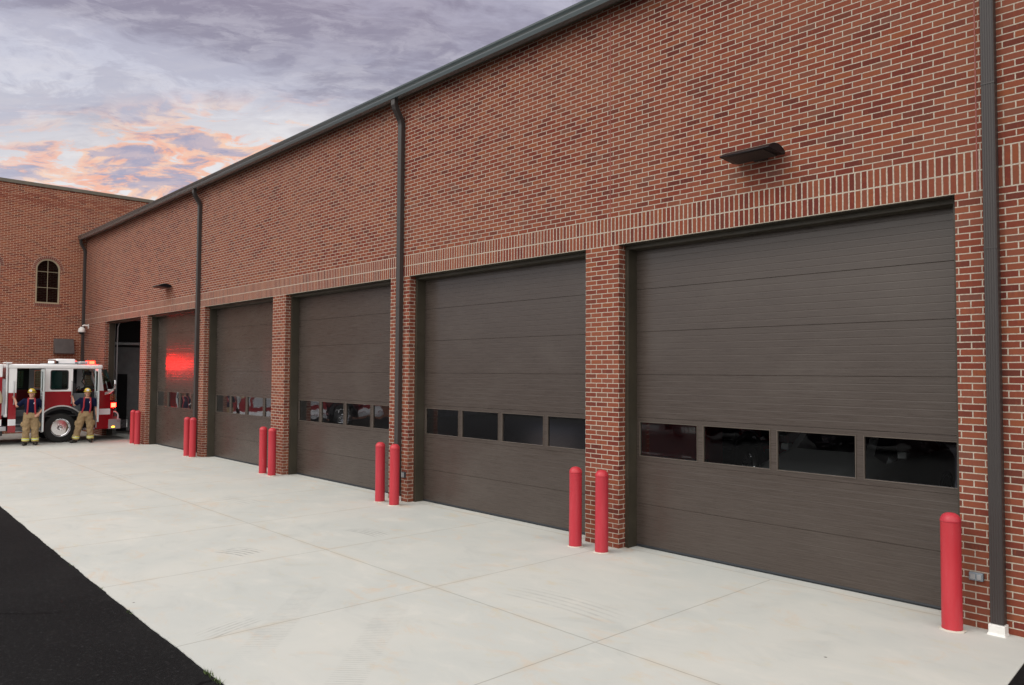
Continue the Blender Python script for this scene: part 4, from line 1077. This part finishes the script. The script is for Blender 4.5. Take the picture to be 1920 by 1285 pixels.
person((-21.60, -1.21, 0), (.97, -.24), dict(hip=(-.04, 0), head=(.0, .01), turn=.05,
    armR=((-.185, -.005, 1.425), (-.37, -.085, 1.235), (-.425, -.225, 1.46), (-.44, -.29, 1.56)), palmR=(-.6, -.5, 0), curlR=1.0,
    armL=((.185, 0, 1.425), (.265, -.03, 1.145), (.285, .03, .885), (.28, .05, .79)), palmL=(-.9, .1, 0), curlL=.45,
    legR=((-.14, 0, .90), (-.235, .04, .50), (-.33, .0, .09)), legL=((.06, 0, .90), (.095, .03, .50), (.12, -.01, .09)),
    toeR=(-.14, .11, 0), toeL=(.02, .17, 0)),
    'firefighter with moustache standing legs apart between front wheel and open front cab door', True)

# ------------------------------------------------------------------ parked cars across the lot (seen mirrored in the door panes)
C_GL = glass_mat('car_glass', (.05, .06, .06)); C_TYRE = T_TYRE; C_RIM = mat('alloy_rim', (.5, .5, .52), .25, metal=.8)
def car(loc, rz, paint, label, suv=False, group='dark cars parked across the lot'):
    r = empty('parked_car', (0, 0, 0), label, 'car', group)
    L_ = 4.7; k = 1.12 if suv else 1.0
    # stations along x: (x, half width, sill z, belt z, top z, top half width)
    stn = [(-2.32, .62, .42, .70, .72, .50), (-2.25, .80, .30, .86, .90, .66), (-1.75, .90, .26, .98, 1.04, .74), (-1.25, .92, .25, .98, 1.30 if suv else 1.18, .66),
           (-.6, .92, .25, .96, 1.44, .60), (.1, .92, .25, .95, 1.47, .60), (.65, .92, .25, .94, 1.34, .62), (1.15, .91, .25, .93, 1.00, .70), (1.8, .88, .27, .84, .90, .70), (2.2, .78, .32, .70, .76, .60), (2.34, .60, .42, .58, .60, .46)]
    b = MB(); rs = []
    for x, hw, zs, zb, zt, tw in stn:
        zb *= k; zt *= k*(1.05 if suv else 1)
        rs.append([(x, -hw*.94, zs), (x, -hw, zs+.18), (x, -hw, zb-.12), (x, -hw*.95, zb), (x, -tw, zt-.03), (x, -tw*.8, zt), (x, tw*.8, zt), (x, tw, zt-.03), (x, hw*.95, zb), (x, hw, zb-.12), (x, hw, zs+.18), (x, hw*.94, zs)])
    b.rings(rs)
    n = 12; m_ = []
    fi = 0
    for i in range(len(rs)-1):
        for j in range(n):
            gl_ = 3 <= i <= 6 and j in (3, 7) or (i in (2, 6) and j in (5,)) or (i == 3 and j == 5)
            b.m[fi] = 1 if gl_ and not (j == 5 and i == 3 and suv) else 0; fi += 1
    o = obj('body', b, [paint, C_GL], r, smooth=50)
    for x in (-1.38, 1.42):
        for s_ in (-1, 1):
            t = MB(); y = s_*.93
            t.lathe([(.20, 0), (.31, -.01*s_), (.335, -.05*s_), (.335, -.19*s_), (.2, -.21*s_)], (x, y, .335), 'y', 28)
            wo_ = obj('wheel', t, C_TYRE, r, smooth=40)
            t = MB(); t.lathe([(.005, -.02*s_), (.05, -.02*s_), (.06, -.05*s_), (.19, -.06*s_), (.205, .002*s_), (.215, -.05*s_)], (x, y, .335), 'y', 28)
            for q in range(5):
                a = 2*pi*q/5; t.box(0, 0, 0, 0, 0, 0) if False else t.tube([(x+.03*cos(a), y-.012*s_, .335+.03*sin(a)), (x+.19*cos(a), y-.008*s_, .335+.19*sin(a))], .022, 6)
            obj('rim', t, C_RIM, wo_, smooth=40)
            a_ = MB(); o1, o2 = arc(x, .335, .40, -10, 190, 16), arc(x, .335, .34, -10, 190, 16)
            for q in range(16): a_.prism([o1[q], o1[q+1], o2[q+1], o2[q]], 'y', s_*.80, s_*.928)
            obj('wheel_arch', a_, T_INTD, r)
    for s_ in (-1, 1):
        h = MB(); h.ell((2.20, s_*.60, .66*k), (.10, .16, .06)); obj('headlight', h, T_CLEAR, r, smooth=True)
        h = MB(); h.ell((-2.24, s_*.62, .78*k), (.07, .15, .06)); obj('tail_light', h, T_REDL, r, smooth=True)
        h = MB(); h.box(.62, .78, s_*.90, s_*1.04, .98*k, 1.08*k); obj('mirror', h, paint, r, bevel=.02)
    r.location = loc; r.rotation_euler.z = rz
    return r
P_BLK = mat('black_car_paint', (.008, .008, .010), .2, coat=.9, coatr=.04); P_NVY = mat('dark_blue_car_paint', (.010, .014, .030), .2, coat=.9, coatr=.04)
P_GRY = mat('charcoal_car_paint', (.035, .036, .040), .25, coat=.9, coatr=.04); P_SIL = mat('silver_white_car_paint', (.62, .64, .66), .25, coat=.8, coatr=.05)
car((-9.3, -17.2, -.008), 0, P_BLK, 'black sedan parked across the lot, mirrored farthest left in the door panes')
car((-3.2, -16.6, -.008), pi, P_GRY, 'charcoal tall estate car parked across the lot between two dark sedans', True)
car((2.6, -17.0, -.008), 0, P_NVY, 'dark blue sedan parked across the lot, behind the camera side')
car((1.15, 5.1, 0), -pi/2, P_SIL, 'silver white car inside the nearest bay, its hood faint behind the door panes', True, None)

# ------------------------------------------------------------------ second engine, unlit, inside the second bay
e2 = copy_tree(fe)
for ch in list(e2.children):
    if ch.name.startswith(('cab_door', 'hose')):
        for g2 in list(ch.children): bpy.data.objects.remove(g2)
        bpy.data.objects.remove(ch); continue
    for o2 in [ch]+list(ch.children):
        for sl in (o2.material_slots if o2.type == 'MESH' else []):
            if sl.material in (T_EMR, T_EMR2, T_REDG, T_AMB): sl.link = 'OBJECT'; sl.material = T_REDL
e2.location = (-2.9, 9.5, 0); e2.rotation_euler.z = pi
e2['label'] = 'second red fire engine parked unlit inside the second bay, dim behind its door panes'
